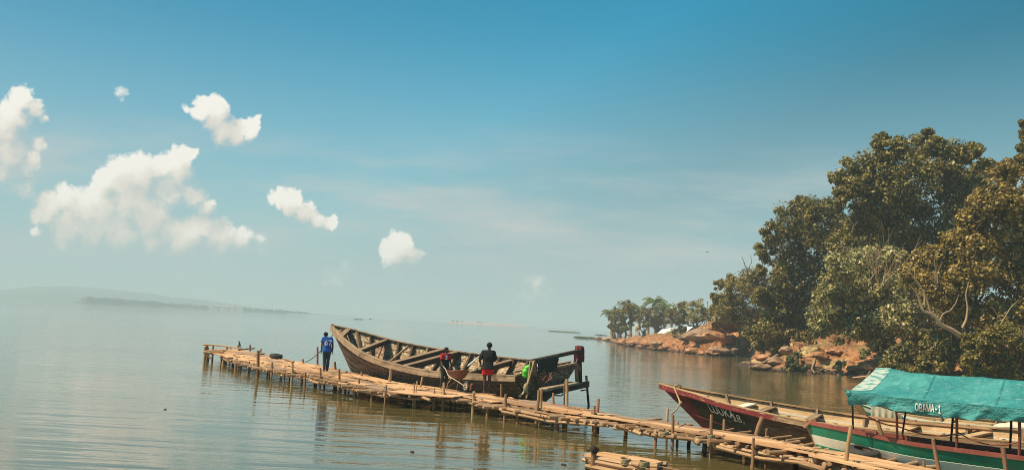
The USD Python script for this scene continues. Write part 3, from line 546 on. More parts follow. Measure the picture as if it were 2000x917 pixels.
def palm(label, foot, top, y, nf, flen, seed, dry=0, mat='leaf_palm'):
    """A palm: ringed trunk, arching fronds each with two rows of hanging leaflets, and a skirt of dry ones."""
    r = np.random.default_rng(seed); b = at_y(*foot, y); b[2] = max(float(ground_z(b[None, :2])[0]), 0)-.2; c = at_y(*top, y); k = y/F
    t = thing('palm_tree', label, 'palm tree', b, 'palms on the headland')
    P, rad = grow(b, c, 3.2*k, 2.0*k, 8, .04, seed); rad = rad*(1+.12*(np.arange(len(rad)) % 2)); part(t, 'trunk', MB().tube(P, rad, 8), M['trunk_palm'], True)
    for i in range(nf+dry):
        isdry = i >= nf; a = i*2.399+r.random()*.5; el = r.uniform(-.15, 1.25) if not isdry else r.uniform(-1.3, -.9); L = flen*k*(.8+.35*r.random())*(.6 if isdry else 1)
        d = V(math.cos(a), math.sin(a), 0); n = 9; pts = []; q = c.copy(); ang = el
        for j in range(n+1): pts.append(q.copy()); q = q+(d*math.cos(ang)+V(0, 0, math.sin(ang)))*L/n; ang -= (.22 if not isdry else .07)
        mb = MB().tube(pts, np.linspace(.5*k, .12*k, n+1), 4); v = []; side = np.cross(d, V(0, 0, 1))
        for j in range(1, n*4):
            u = j/(n*4); p = np.array([np.interp(u*n, np.arange(n+1), np.array(pts)[:, m_]) for m_ in range(3)]); ll = L*.30*math.sin(math.pi*(.12+.85*u))*1.25
            for s in (-1, 1):
                e = p+side*s*ll*.75+d*ll*.45-V(0, 0, ll*(.45+.3*r.random())); w = d*.5*k
                v += [p-w, p+w, e]
        mb.add(v, np.arange(len(v)).reshape(-1, 3), np.repeat(r.random((len(v)//3, 2)), 3, 0)); part(t, 'frond', mb, M['leaf_dry' if isdry else mat])
    return t
palm('leftmost palm, low and bushy at the headland tip', (1196, 651), (1194, 612), 250, 15, 26, 1, 5)
palm('slim palm just right of the leftmost palm, trunk leaning against it', (1200, 651), (1203, 608), 252, 12, 22, 2, 3)
palm('middle palm with an upright tuft over the white arch', (1246, 650), (1248, 600), 246, 14, 26, 3, 4)
palm('tallest palm, pale trunk and bright green crown above the tents', (1281, 645), (1279, 588), 240, 16, 30, 4, 6)
palm('dry brown palm left of the tallest palm', (1266, 646), (1266, 606), 242, 8, 22, 5, 9, 'leaf_dry')
palm('dark palm close behind the right of the tallest palm', (1297, 643), (1298, 598), 236, 13, 24, 6, 5)
palm('drooping palm left of the middle palm', (1232, 650), (1232, 604), 248, 13, 24, 7, 4)
palm('small palm on the right above the tents', (1312, 640), (1311, 606), 230, 11, 20, 8, 3)

# white tents, arch and mast on the headland
def tent(label, px, py, wpx, hpx, rpx, y, turn):
    """Open-sided tent: four wall posts, two roof slopes, gable bars."""
    c = at_y(px, py, y); c[2] = max(float(ground_z(c[None, :2])[0]), 0)-.2; k = y/F; w, h, rh = wpx*k/2, hpx*k+.2, rpx*k; L = w*1.3
    a = turn; ex = V(math.cos(a), math.sin(a), 0); ey = V(-math.sin(a), math.cos(a), 0)
    t = thing('white_tent', label, 'tent', c, 'white tents on the headland')
    mb = MB(); mb.grid(np.array([[c-ex*w+ey*s*L+V(0, 0, z) for s in (-1, 1)] for z in (0, h)])); part(t, 'side_wall', MB().shell(np.array([[c-ex*w+ey*s*L+V(0, 0, z) for s in (-1, 1)] for z in (0, h)]), .05), M['white_paint'])
    part(t, 'end_wall', MB().shell(np.array([[c+ex*s*w*.98+ey*L*.96+V(0, 0, z) for s in (-1, 1)] for z in (0, h)]), .05), M['white_paint'])
    part(t, 'gable', MB().add([c-ex*w*.9-ey*L*.7+V(0, 0, h), c+ex*w*.9-ey*L*.7+V(0, 0, h), c-ey*L*.7+V(0, 0, h+rh*.9)], [[0, 1, 2]]), M['bark'])
    for s in (-1, 1):
        part(t, 'roof', MB().shell(np.array([[c+ex*s*w*1.12+ey*q*L*1.1+V(0, 0, h-.1) for q in (-1, 1)], [c+ey*q*L*1.1+V(0, 0, h+rh) for q in (-1, 1)]]), .06), M['white_paint'])
        part(t, 'post', MB().tube([c+ex*s*w-ey*L, c+ex*s*w-ey*L+V(0, 0, h)], .08, 6), M['white_paint'])
    return t
tent('white tent with two roof slopes, leftmost of the row', 1302, 644, 24, 7, 9, 205, .25)
tent('white tent half hidden by the shoreline bush', 1314, 644, 26, 6, 10, 198, .2)
tent('white tent roof in the middle of the row', 1346, 641, 24, 5, 9, 190, .25)
tent('white tent roof beside the tall mast, rightmost of the row', 1374, 638, 24, 4, 8, 186, .2)
def arch():
    y = 226; c = at_y(1243, 652, y); k = y/F; c[2] = max(float(ground_z(c[None, :2])[0]), 0)-.2
    t = thing('white_arch', 'white round-topped arch with a dark doorway on the headland', 'arch', c)
    for s in (-1, 1): part(t, 'pillar', MB().tri(trimesh.creation.box(bounds=[[c[0]+s*3.0*k-1.3*k, c[1]-.3, c[2]], [c[0]+s*3.0*k+1.3*k, c[1]+.3, c[2]+13*k]])), M['white_paint'])
    th = np.linspace(0, math.pi, 13); part(t, 'arch_ring', MB().tube([c+V(math.cos(a)*4*k, 0, 14*k+math.sin(a)*7*k) for a in th], 1.4*k, 6), M['white_paint'], True)
    part(t, 'sign_board', MB().tri(trimesh.creation.box(bounds=[[c[0]-3*k, c[1]-.25, c[2]+12*k], [c[0]+3*k, c[1]+.2, c[2]+14.5*k]])), M['rust_red'])
arch()
p = at_y(1228, 652, 230); p[2] = max(float(ground_z(p[None, :2])[0]), 0)-.2; k = 230/F
t = thing('small_kiosk', 'small pale kiosk with a sloped roof left of the white arch', 'kiosk', p)
part(t, 'wall', MB().tri(trimesh.creation.box(bounds=[p+V(-3*k, -1, 0), p+V(3*k, 1, 10*k)])), M['white_paint'])
part(t, 'roof', MB().shell(np.array([[p+V(-4*k, -1.5, 9.8*k), p+V(-4*k, 1.5, 9.8*k)], [p+V(4*k, -1.5, 12*k), p+V(4*k, 1.5, 12*k)]]), .1), M['rust_red'])
y = 182; p = at_y(1378, 634, y); q = at_y(1382, 590, y); p[2] = max(float(ground_z(p[None, :2])[0]), 0)-.3; t = thing('mast', 'tall thin leaning mast at the right end of the tents', 'mast', p)
part(t, 'pole', MB().tube([p, (p+q)/2+V(.05, 0, 0), q], [.09, .07, .05], 6), M['pole'][1]); part(t, 'finial', MB().tri(trimesh.creation.icosphere(1, .14).apply_translation(q)), M['black_metal'])
# fallen branches and roots on the near bank
M['root'] = wood('bleached_root', (.10, .06, .035), (.26, .17, .10), (.42, .30, .19))
for pts, r0, lab in [([(1535, 686), (1520, 694), (1500, 706), (1478, 716), (1462, 720)], 3.5, 'long bleached root running down the bank to the water'), ([(1560, 686), (1556, 700), (1545, 712), (1530, 722)], 2.2, 'forked grey root behind the waterside shrub'),
        ([(1592, 690), (1590, 708), (1584, 722), (1590, 730)], 2.4, 'dark upright root right of the waterside shrub'), ([(1770, 694), (1756, 700), (1744, 706)], 1.8, 'pale dead twig in the shade behind the canopy'), ([(1620, 724), (1606, 722), (1596, 728)], 2.0, 'short driftwood log at the water under the red bank')]:
    P = [on_ground(a, b)+V(0, -.15, .12) for a, b in pts]
    single('bank_root', MB().tube(P, np.linspace(r0, r0*.5, len(P))*P[0][1]/F, 7), M['root'], lab, 'root', smooth=True)

# ---------------------------------------------------------------- the jetty
DZ = 0.50                                             # height of the deck above the lake
_fr = [(434, 690), (470, 701), (500, 710), (530, 717), (560, 722.5), (576, 725), (612, 731.5), (640, 737), (700, 750), (752, 761), (800, 767), (858, 768.5), (896, 772), (923, 778), (951, 783.5), (992, 791.5), (1044, 800), (1099, 808), (1160, 815),
       (1220, 824), (1270, 832), (1313, 840), (1377, 850.5), (1431, 860), (1485, 870), (1540, 880), (1600, 893), (1680, 910), (1760, 926), (1900, 955)]
_bk = [(440, 681), (470, 683.5), (496, 687), (516, 692), (550, 700), (580, 706), (620, 712), (650, 718), (680, 725), (760, 742), (800, 750), (858, 758), (900, 763), (958, 768), (992, 772), (1046, 781), (1081, 787), (1114, 793), (1155, 799.5),
       (1210, 808.5), (1270, 818), (1324, 828), (1399, 839), (1474, 849.5), (1517, 857), (1571, 867), (1635, 879), (1720, 896), (1820, 915), (1960, 940)]
front = np.array([at_z(a, b, DZ) for a, b in _fr]); back = np.array([at_z(a, b, DZ) for a, b in _bk])
class Line:
    def __init__(s, P): s.P = np.asarray(P, float); s.c = np.r_[0, np.cumsum(np.linalg.norm(np.diff(s.P, axis=0), axis=1))]; s.L = s.c[-1]
    def at(s, d): return np.array([np.interp(d, s.c, s.P[:, i]) for i in range(3)])
    def tan(s, d): return unit(s.at(min(s.L, d+.3))-s.at(max(0, d-.3)))
Lf = Line(front)
_bl = Line(back)
def _perp(d):
    a = Lf.at(d); t = Lf.tan(d); return _sd[np.argmin(np.abs((_samp-a)@t))]
def across(q, d):
    """Deck point at distance d along the front edge and q from the front (0) to the back (1) edge; the far end is cut askew."""
    bd = _perp(d) if d > 9 else _perp(9)*max(0, d)/9
    return Lf.at(d)+(_bl.at(bd)-Lf.at(d))*q
_sd = np.linspace(0, _bl.L, 900)
_samp = np.array([_bl.at(x) for x in np.linspace(0, _bl.L, 900)])
jet = thing('jetty', 'long rickety jetty of weathered boards and poles running out into the lake', 'jetty', (*front[12][:2], 0))
# boards laid lengthwise in rows
d_ = 0.0; rows = 5
for k in range(rows):
    d = -R.random()*1.2
    while d < Lf.L-.3:
        ln = R.uniform(1.7, 3.6); a0, a1 = max(0, d), min(Lf.L, d+ln-.03)
        if a1-a0 > .5:
            q = (k+.5)/rows+R.uniform(-.012, .012); w = np.linalg.norm(across(1, (a0+a1)/2)-across(0, (a0+a1)/2))/rows
            near = (a0+a1)/2 > Lf.L-16
            if not (near and k not in (1, 2, 3, 4) ) and R.random() > .04:
                z0, z1 = R.uniform(-.010, .010), R.uniform(-.010, .010)
                P0, P1 = across(q+R.uniform(-.03, .03), a0)+V(0, 0, z0), across(q+R.uniform(-.03, .03), a1)+V(0, 0, z1)
                part(jet, 'deck_plank', MB().beam(P0, P1, w*R.uniform(.90, 1.06), R.uniform(.03, .04), twist=R.uniform(-.03, .03), taper=R.uniform(.8, 1.15), jag=.09, seg=3, sag=R.uniform(-.01, .04)), pick(*M['deck'], M['deck'][0], M['deck'][1]))
        d += ln
# cross poles under the boards, ends showing on both sides
d = .15
while d < Lf.L-.2:
    near = d > Lf.L-16; e0, e1 = (R.uniform(-.28, .02), R.uniform(1.0, 1.12)) if not near else (R.uniform(-.25, .05), R.uniform(1.05, 1.45))
    r_ = R.uniform(.035, .062); sk = R.uniform(-.25, .25); z = -.085+R.uniform(-.02, .015)
    a, b = across(e0, d), across(e1, min(Lf.L, max(0, d+sk))); m_ = (a+b)/2+V(R.uniform(-.05, .05), 0, -.01)
    part(jet, 'cross_pole', MB().tube([a+V(0, 0, z), m_+V(0, 0, z), b+V(0, 0, z)], [r_, r_*.95, r_*.8], 7), pick(*M['pole'], M['pole'][0], M['pole'][2]), True)
    d += R.uniform(.24, .40)
# long edge poles lashed along the front and back, at two heights
for q, zz, n0 in ((-.03, -.14, 0), (-.07, -.20, 1), (1.02, -.14, 0)):
    d = R.uniform(-1, 0)
    while d < Lf.L-.3:
        ln = R.uniform(2.0, 4.6); a0, a1 = max(0, d), min(Lf.L, d+ln)
        if a1-a0 > .8 and not (n0 and R.random() < .35):
            r_ = R.uniform(.045, .075); ds = np.linspace(a0, a1, 5); off = R.uniform(-.03, .03)
            P = [across(q+off+R.uniform(-.015, .015), x)+V(0, 0, zz+R.uniform(-.025, .025)+.04*math.sin(x*1.7)) for x in ds]
            part(jet, 'edge_pole', MB().tube(P, np.linspace(r_, r_*.75, 5), 7), pick(M['pole'][0], M['pole'][2], M['pole'][0], M['pole'][1]), True)
        d += ln-R.uniform(.1, .5)
# stub ends and short sticks packed along the front edge (the untidy bundle seen all along it)
for i in range(120):
    d = R.uniform(.2, Lf.L-.3); d = d if d < 22 or R.random() < .5 else R.uniform(.5, 20); q = R.uniform(-.10, .06); a = across(q, d)+V(0, 0, R.uniform(-.20, -.03)); t = Lf.tan(d); n = unit(across(1, d)-across(0, d))
    dr = unit(t*R.uniform(.5, 1)+n*R.uniform(-.6, .6)+V(0, 0, R.uniform(-.08, .08))); ln = R.uniform(.2, .75); r_ = R.uniform(.03, .06)
    part(jet, 'short_stick', MB().tube([a-dr*ln/2, a+V(0, 0, .01), a+dr*ln/2], [r_, r_*1.05, r_*.85], 6), pick(M['pole'][0], M['pole'][2], M['pole'][1], M['deck'][0], M['pole'][2]), True)
# loose split pieces lying on the boards
for i in range(60):
    d = R.uniform(.5, Lf.L-13); a = across(R.uniform(.05, .95), d)+V(0, 0, .035); t = Lf.tan(d); ln = R.uniform(.3, 1.1); dr = unit(t+V(R.uniform(-.3, .3), R.uniform(-.3, .3), 0))
    part(jet, 'loose_slat', MB().beam(a-dr*ln/2, a+dr*ln/2, R.uniform(.04, .13), .022, twist=R.uniform(-.2, .2), taper=.6, jag=.05), pick(*M['deck'], M['pole'][1]))
# near section: two long wide boards over the logs
for (pts, w) in (([(1390, 843), (1520, 866), (1640, 890)], .26), ([(1560, 877), (1680, 900), (1830, 925)], .30), ([(1420, 854), (1540, 875), (1600, 886)], .22), ([(1640, 884), (1760, 907), (1880, 930)], .27), ([(1590, 888), (1720, 917), (1800, 934)], .25)):
    P = [at_z(a, b, DZ+.045) for a, b in pts]
    for j in range(2): part(jet, 'long_board', MB().beam(P[j], P[j+1], w, .045, jag=.05, seg=2), pick(M['deck'][0], M['deck'][1]))
# posts: foot px/py on the deck edge, top px/py, radius px, tone, side
POSTS = [((1402-1000+3, 704-0), (404, 672), 3.2, 0), ((399, 704), (401, 676), 3.0, 1), ((414, 706), (416, 674.5), 2.2, 0), ((432, 704), (432, 692), 1.6, 0), ((437, 708), (437, 694), 2.6, 0), ((462, 713), (463, 700), 2.8, 0),
    ((486, 719), (486, 706), 2.4, 0), ((504, 722), (504, 684), 3.3, 0), ((508, 689), (510, 680), 2.2, 0), ((443, 683), (443, 675), 2.4, 0), ((450.5, 681), (450.5, 676), 1.8, 0), ((466, 681), (466, 672.5), 2.6, 1), ((488, 684), (488.5, 672.5), 2.4, 0),
    ((531, 726), (532, 706), 2.4, 0), ((571, 730), (571, 706.5), 2.4, 1), ((592, 708), (591, 700), 2.6, 1), ((556, 729), (556, 722), 1.8, 0), ((597, 731), (597, 726), 2.0, 0), ((620, 712), (620, 677), 2.2, 2), ((626, 735), (626, 717.5), 2.2, 0), ((655, 721), (654, 705.5), 2.7, 0), ((663, 742), (662, 720), 2.5, 0), ((701, 748), (702, 737.5), 2.4, 0),
    ((677, 727), (677, 724), 2.6, 0), ((753, 765), (754, 751), 2.0, 0), ((761, 745), (764, 718), 3.3, 1), ((706, 734), (706, 726), 2.4, 0), ((821, 756), (825, 735), 2.2, 0), ((808, 767), (809, 748), 1.5, 0), ((812, 766), (815, 743.5), 1.6, 1), ((848, 768), (848, 757), 2.6, 1), ((866, 770), (867, 746.5), 2.9, 1),
    ((925, 778), (926, 764), 3.2, 0), ((979, 771), (979, 749.5), 2.5, 0), ((987, 791), (988, 769), 3.2, 0), ((1049, 800), (1053, 761), 3.6, 0), ((1056, 798), (1058, 757.5), 3.2, 0), ((1081, 788), (1081, 766.5), 2.8, 0), ((1102, 783), (1103, 744), 1.6, 0), ((1107, 793), (1107, 739.5), 3.3, 1),
    ((1160, 810), (1161, 791), 3.0, 0), ((1167, 804), (1169, 778), 3.3, 0), ((1303, 820), (1305, 797), 2.8, 0), ((1314, 840), (1314, 809), 3.3, 0), ((1324, 828), (1324, 822), 2.6, 0), ((1389, 852), (1390, 809), 3.4, 0), ((1414, 839), (1415, 818), 3.2, 0), ((1478, 848), (1488, 815), 5.5, 0),
    ((1471, 874), (1471, 854), 3.2, 0), ((1497, 851), (1497, 836), 2.8, 0), ((1592, 864), (1593, 815), 3.6, 0), ((1652, 905), (1662, 829), 4.6, 1), ((1733, 888), (1714, 818), 4.4, 1), ((1675, 866), (1676, 837), 3.6, 1), ((1834, 917), (1822, 857), 4.2, 0), ((1968, 935), (1961, 873), 5.2, 0), ((1806, 915), (1804, 900), 3.5, 0)]
for i, (ft, tp, rp, tone) in enumerate(POSTS):
    ye = np.interp(ft[0], [a for a, _ in _fr], [b for _, b in _fr])
    if ft[0] < 434: b = at_z(*ft, 0); b[2] = DZ
    elif ft[0] < 700 and ft[1] > ye+3: b = at_z(ft[0], ye+2, DZ)
    else: b = at_z(*ft, DZ)
    tz = at_y(*tp, b[1]); rr = rp*b[1]/F*.92
    if tz[1] > 0: tz = V(tz[0], b[1]+R.uniform(-.05, .05), tz[2])
    bot = b+(b-tz)*unit(V(1, 1, 1))[0]*.35; bot[2] = -1.2
    P = [bot, b, (b+tz)/2+V(R.uniform(-.012, .012), 0, 0), tz]
    m_ = MB().tube(P, [rr*1.05, rr*1.03, rr*R.uniform(.9, 1.0), rr*R.uniform(.85, .98)], 9)
    part(jet, 'post', m_, M['post'][[0, 1, 2][tone]] if tone else pick(M['post'][0], M['post'][0], M['post'][1]), True)
# piles under the deck, only their shadowed feet show
d = 1.0
while d < Lf.L-.5:
    for q in (R.uniform(-.02, .1), R.uniform(.85, 1.0)):
        a = across(q, d); r_ = R.uniform(.04, .075); part(jet, 'pile', MB().tube([a+V(R.uniform(-.1, .1), 0, -1.2), a+V(0, 0, -.04)], [r_, r_*.9], 7), pick(M['post'][0], M['darkwood'], M['post'][0]), True)
    d += R.uniform(1.4, 2.4)
# the railing and platform frame at the far end
e = lambda px, py, z: at_z(px, py, z)
yF = front[0][1]
rail = [at_y(396, 672, yF+.6), at_y(420, 673.5, yF+.5), at_y(443, 676, yF+.4), at_y(470, 680, yF+.2)]
part(jet, 'rail', MB().tube(rail, [.045, .045, .04, .035], 7), M['post'][1], True)
for pts, r_ in (([(397, 687), (415, 686.5), (436, 686)], .07), ([(400, 689), (430, 690), (440, 691)], .055), ([(402, 690), (412, 700)], .05), ([(440, 699), (470, 702)], .06), ([(404, 684.5), (425, 684), (442, 683)], .06)):
    part(jet, 'end_beam', MB().tube([at_y(a, b, yF+.15) for a, b in pts], r_, 7), pick(M['pole'][0], M['post'][1]), True)
for k, (a, b) in enumerate((((408, 685), (436, 683)), ((410, 686.5), (436, 685.5)), ((409, 688), (436, 688)))):
    part(jet, 'end_board', MB().beam(at_z(*a, DZ+.02), at_z(*b, DZ+.02), .22, .04, seg=2, jag=.05), pick(*M['deck']))
for pts in ([(466, 683), (480, 681), (494, 680)], [(470, 681.5), (486, 680.5)], [(489, 680), (497, 679.5)], [(508, 691), (516, 690)], [(555, 701), (566, 704), (574, 706)]):
    part(jet, 'loose_branch', MB().tube([at_z(a, b, DZ+.06) for a, b in pts], .045, 6), M['pole'][1], True)
# logs laid across at the near end, ends sticking out towards the boats
for (a, b, r_) in (((1500, 874), (1560, 862), .06), ((1530, 880), (1588, 866), .055), ((1560, 884), (1636, 868), .06), ((1610, 880), (1638, 874), .055), ((1640, 893), (1700, 878), .06), ((1694, 893), (1732, 884), .055), ((1708, 898), (1746, 886), .055), ((1728, 903), (1767, 892), .055), ((1766, 909), (1794, 902), .055), ((1790, 915), (1828, 911), .06),
                   ((1440, 866), (1500, 854), .055), ((1470, 872), (1530, 862), .05), ((1590, 896), (1640, 892), .055), ((1620, 904), (1668, 896), .055), ((1500, 884), (1545, 880), .05), ((1408, 842), (1432, 837), .035), ((1335, 829), (1352, 828.5), .04), ((1262, 819), (1292, 817), .04), ((1440, 845), (1466, 842), .035), ((1506, 856), (1545, 851), .04), ((1536, 860), (1572, 855), .04)):
    part(jet, 'log', MB().tube([at_z(*a, DZ-.03), at_z((a[0]+b[0])/2, (a[1]+b[1])/2, DZ-.02), at_z(*b, DZ-.02)], [r_, r_*.97, r_*.85], 8), pick(M['pole'][0], M['pole'][2]), True)
def lash(parent, c, r_, n=5, ax=(0, 0, 1), mat='rope'):
    ax = unit(ax); a = unit(np.cross(ax, V(.3, .9, .2))); b = np.cross(ax, a); th = np.linspace(0, 2*math.pi*n, n*10)
    part(parent, 'lashing', MB().tube([c+a*math.cos(x)*r_+b*math.sin(x)*r_+ax*(x/(2*math.pi)-n/2)*.022 for x in th], .012, 4), M[mat], True)
for (px, py) in ((866, 768), (925, 775), (988, 788), (1051, 798), (1160, 808), (1299, 845), (1389, 851), (504, 700), (531, 716), (571, 724)):
    lash(jet, at_z(px, py, DZ+.02), .085*(1 if py > 740 else .9), 4)
part(jet, 'rope_end', MB().tube([at_z(1299, 842, DZ), at_z(1297, 848, DZ-.1), at_z(1295, 853, DZ-.22)], .02, 5), M['rope'], True)

# the stub of a second jetty at the lower edge
A = [at_z(1148, 892, .42), at_z(1215, 903, .42), at_z(1275, 911, .42)]; bdir = unit(V(.35, .94, 0))
t = thing('jetty_stub', 'short broken jetty piece of planks and poles at the bottom edge of the frame', 'jetty', (*A[1][:2], 0))
for k in range(4):
    o = bdir*(.10+.19*k); part(t, 'deck_plank', MB().beam(A[0]+o+V(R.uniform(-.1, .1), 0, .02), A[1]+o+V(R.uniform(-.15, .05), 0, .03), .19, .045, jag=.06, seg=2), pick(*M['deck'][:2]))
    if k < 3: part(t, 'deck_plank', MB().beam(A[1]+o+V(.05, 0, .06), A[2]+o+V(R.uniform(-.1, .15), 0, .05), .21, .045, jag=.06, seg=2), pick(*M['deck'][:2]))
for k in range(9):
    c = A[0]+(A[2]-A[0])*(k+.5)/9; part(t, 'cross_pole', MB().tube([c-bdir*.1+V(0, 0, -.06), c+bdir*.95+V(0, 0, -.06)], R.uniform(.04, .06), 7), pick(*M['pole']), True)
for k, (o, z) in enumerate(((-.05, -.05), (-.09, -.16), (-.03, .02), (.85, -.04))):
    part(t, 'edge_pole', MB().tube([A[0]+bdir*o+V(0, 0, z), A[1]+bdir*o+V(0, 0, z-.02), A[2]+bdir*o+V(.1, 0, z)], .055, 7), pick(M['pole'][0], M['pole'][2]), True)
for k in range(14):
    c = A[0]+(A[2]-A[0])*R.random()+bdir*R.uniform(-.1, .05)+V(0, 0, R.uniform(-.15, .04)); dr = unit((A[2]-A[0])+V(0, R.uniform(-1.2, 1.2), 0)); part(t, 'short_stick', MB().tube([c-dr*.16, c+dr*.16], R.uniform(.03, .05), 6), pick(M['pole'][0], M['pole'][2]), True)
for px, py in ((1150, 895), (1218, 905), (1268, 912)):
    c = at_z(px, py, .4); part(t, 'pile', MB().tube([c+V(0, 0, -1.4), c], .07, 7), M['darkwood'], True)
    c = c+bdir*.8; part(t, 'pile', MB().tube([c+V(0, 0, -1.4), c], .07, 7), M['darkwood'], True)
c = at_z(1159, 893, .44); tp = at_y(1160, 880, c[1]); part(t, 'post', MB().tube([c+V(0, 0, -1.2), c, tp], [.06, .055, .05], 8), M['post'][0], True)
part(t, 'post_cap', MB().tube([tp+V(-.03, 0, -.02), tp+V(.03, 0, .09)], [.09, .10], 8), M['darkwood'], True)
part(t, 'side_board', MB().beam(at_z(1268, 908, .36), at_z(1330, 920, .30), .12, .05, seg=2), M['post'][0])
for k in range(2): lash(t, at_z(1222+k*36, 900+k*5, .46), .09, 5)

# things lying on the jetty
def tyre(label, c, r, w, axis, seed=0, cat='tyre'):
    ax = unit(axis); a = unit(np.cross(ax, V(.2, .5, .85))); b = np.cross(ax, a); t = thing('tyre', label, cat, c)
    th = np.linspace(0, 2*math.pi, 37); prof = [(.55, -.42), (.60, -.5), (.85, -.5), (.97, -.38), (1.0, -.15), (1.0, .15), (.97, .38), (.85, .5), (.60, .5), (.55, .42), (.62, .3), (.80, .2), (.80, -.2), (.62, -.3), (.55, -.42)]
    G = np.array([[c+(a*math.cos(x)+b*math.sin(x))*p*r*(1+.012*(i % 2)*(p > .95))+ax*h*w for p, h in prof] for i, x in enumerate(th)])
    part(t, 'tread', MB().grid(G), M['rubber'], True); part(t, 'bead', MB().tube([c+(a*math.cos(x)+b*math.sin(x))*r*.58+ax*w*.47 for x in th], .012, 5), M['rubber'], True)
    return t
tyre('old tyre lying flat on the jetty boards near the far end', at_z(539, 699, DZ+.03)+V(0, 0, .11), .34, .22, (0.05, -.05, 1))
tyre('grey worn tyre hanging as a fender between the near post and the green boat', at_z(1688, 880, .62)+V(.0, .10, -.06), .36, .22, (.06, -.16, .97))

# ---------------------------------------------------------------- boats
from scipy.interpolate import PchipInterpolator
_QS = np.linspace(0, 1, 401)
class Hull:
    """An open plank boat: centre line from bow to stern, half beam, gunwale heights of both sides, keel; section(s, t, side) gives a point of the skin."""
    def __init__(s, bow, stern, L_rake, beam, zn, zf, keel, stern_w=0.0, flare=.55, near=-1, stern_rake=.25):
        s.cache = {}; s.B, s.S = V(*bow), V(*stern); s.ax = unit(s.S-s.B); s.L = np.linalg.norm(s.S-s.B); n = V(s.ax[1], -s.ax[0]); s.nn = n if n[1] < 0 else -n
        s.rake, s.beam, s.zn, s.zf, s.keel, s.flare, s.sr = L_rake, beam, zn, zf, keel, flare, stern_rake
    def _i(s, tab, q): return np.interp(q, [a for a, _ in tab], [b for _, b in tab])
    def _sm(s, tab, q):
        k = id(tab); got = s.cache.get(k)
        if got is None or got[0] != tab: got = s.cache[k] = (list(tab), PchipInterpolator([a for a, _ in tab], [b for _, b in tab])(_QS))
        return float(np.interp(q, _QS, got[1]))
    def pt(s, q, t, side, off=0.0, dz=0.0):
        """q along (0 bow, 1 stern), t from the gunwale (0) to the keel (1), side +1 near, -1 far; off moves outwards."""
        b = s._sm(s.beam, q); zg = s._sm(s.zn if side > 0 else s.zf, q); zk = s._sm(s.keel, q)
        w = (1-max(t, 0)**2.2)*(1-s.flare*t)+.02; lat = b*w+off
        a = s.L*q+s.rake*t*max(0, 1-q/.45)**2-s.sr*t*max(0, (q-.7)/.3)**2
        c = s.B+s.ax*a+s.nn*side*lat; zc = (s._sm(s.zn, q)+s._sm(s.zf, q))/2
        zz = zg*(1-t)+zk*t
        return V(c[0], c[1], zz+dz)
    def q_at_px(s, px, side):
        qs = np.linspace(0, 1, 400); xs = np.array([proj(s.pt(q, 0, side))[0] for q in qs]); return qs[np.argmin(np.abs(xs-px))]
    def strakes(s, root, cuts, mats, nq=26, q0=0.0, q1=1.0, th=.035, lap=.012, sides=(1, -1), inner=None, name='strake'):
        for side in sides:
            for k in range(len(cuts)-1):
                t0, t1 = cuts[k], cuts[k+1]; qs = np.linspace(q0, q1, nq); ts = np.linspace(t0-.004*(k > 0), t1+.018, 4)
                P = np.array([[s.pt(q, t, side, lap*(1-(t-t0)/(t1-t0))*1.0) for t in ts] for q in qs])
                uv = np.array([[(q*s.L, (t-t0)*1.3+k*3.1+side) for t in ts] for q in qs])
                mb = MB(); mb.shell(P, -th*side*-1 if False else th*side, uv); part(root, name, mb, mats[k] if side > 0 or inner is None else inner, True)
    def rail(s, root, name, mat, w, h, side, out_=.03, up_=.0, q0=0.0, q1=1.0, n=30, label=None):
        qs = np.linspace(q0, q1, n); P = []; uv = []
        for q in qs:
            o = s.pt(q, 0, side); e = V(*s.nn, 0)*side
            ring = [o+e*out_+V(0, 0, up_), o+e*(out_-w)+V(0, 0, up_), o+e*(out_-w)+V(0, 0, up_-h), o+e*out_+V(0, 0, up_-h)]
            ring.append(ring[0]); P.append(ring); uv.append([(q*s.L, v) for v in (0, w, w+h, 2*w+h, 2*w+2*h)])
        mb = MB().grid(np.array(P), np.array(uv), flip=side > 0)
        for k, fl in ((0, 0), (-1, 1)): r4 = np.array(P[k])[:4]; mb.add(r4, [[0, 1, 2, 3]])
        part(root, name, mb, mat, False, label)
    def rib(s, root, q, side, w, d, mat, t1=.8, name='rib', top=.05):
        ts = np.linspace(0, t1, 6); P = []
        ax = V(*s.ax, 0)*w/2
        for t in ts:
            o = s.pt(q, t, side, -.045, top*(t == 0)); i = s.pt(q, t, side, -.045-d, top*(t == 0)); P.append([o-ax, o+ax, i+ax, i-ax, o-ax])
        L_ = np.r_[0, np.cumsum(np.linalg.norm(np.diff(np.array(P)[:, 0], axis=0), axis=1))]; o_ = R.random()*20
        uv = [[(l+o_, v) for v in (0, w, w+d, 2*w+d, 2*w+2*d)] for l in L_]
        mb = MB().grid(np.array(P), np.array(uv), flip=side < 0); mb.add(np.array(P[0])[:4], [[0, 1, 2, 3]]); part(root, name, mb, mat)
    def thwart(s, root, qn, qf, w, h, mat, dz=-.02, name='thwart', over=0.0, flat=False):
        a, b = s.pt(qn, 0, 1, over, dz), s.pt(qf, 0, -1, over, dz); part(root, name, MB().beam(a, b, w, h, jag=.02, seg=2), mat)
    def floor(s, root, t, mat, n=7, q0=.1, q1=.95, name='floor_board'):
        for k in range(n):
            f = (k+.5)/n*2-1
            for j in range(3):
                a, b = q0+(q1-q0)*j/3, q0+(q1-q0)*(j+1)/3-.004
                P = [];
                for q in (a, b):
                    n_, f_ = s.pt(q, t, 1, -.08), s.pt(q, t, -1, -.08); P.append((n_+f_)/2+(n_-f_)/2*f)
                w = np.linalg.norm(s.pt((a+b)/2, t, 1)-s.pt((a+b)/2, t, -1))/n*.9
                part(root, name, MB().beam(P[0], P[1], w, .03, jag=.02), mat)

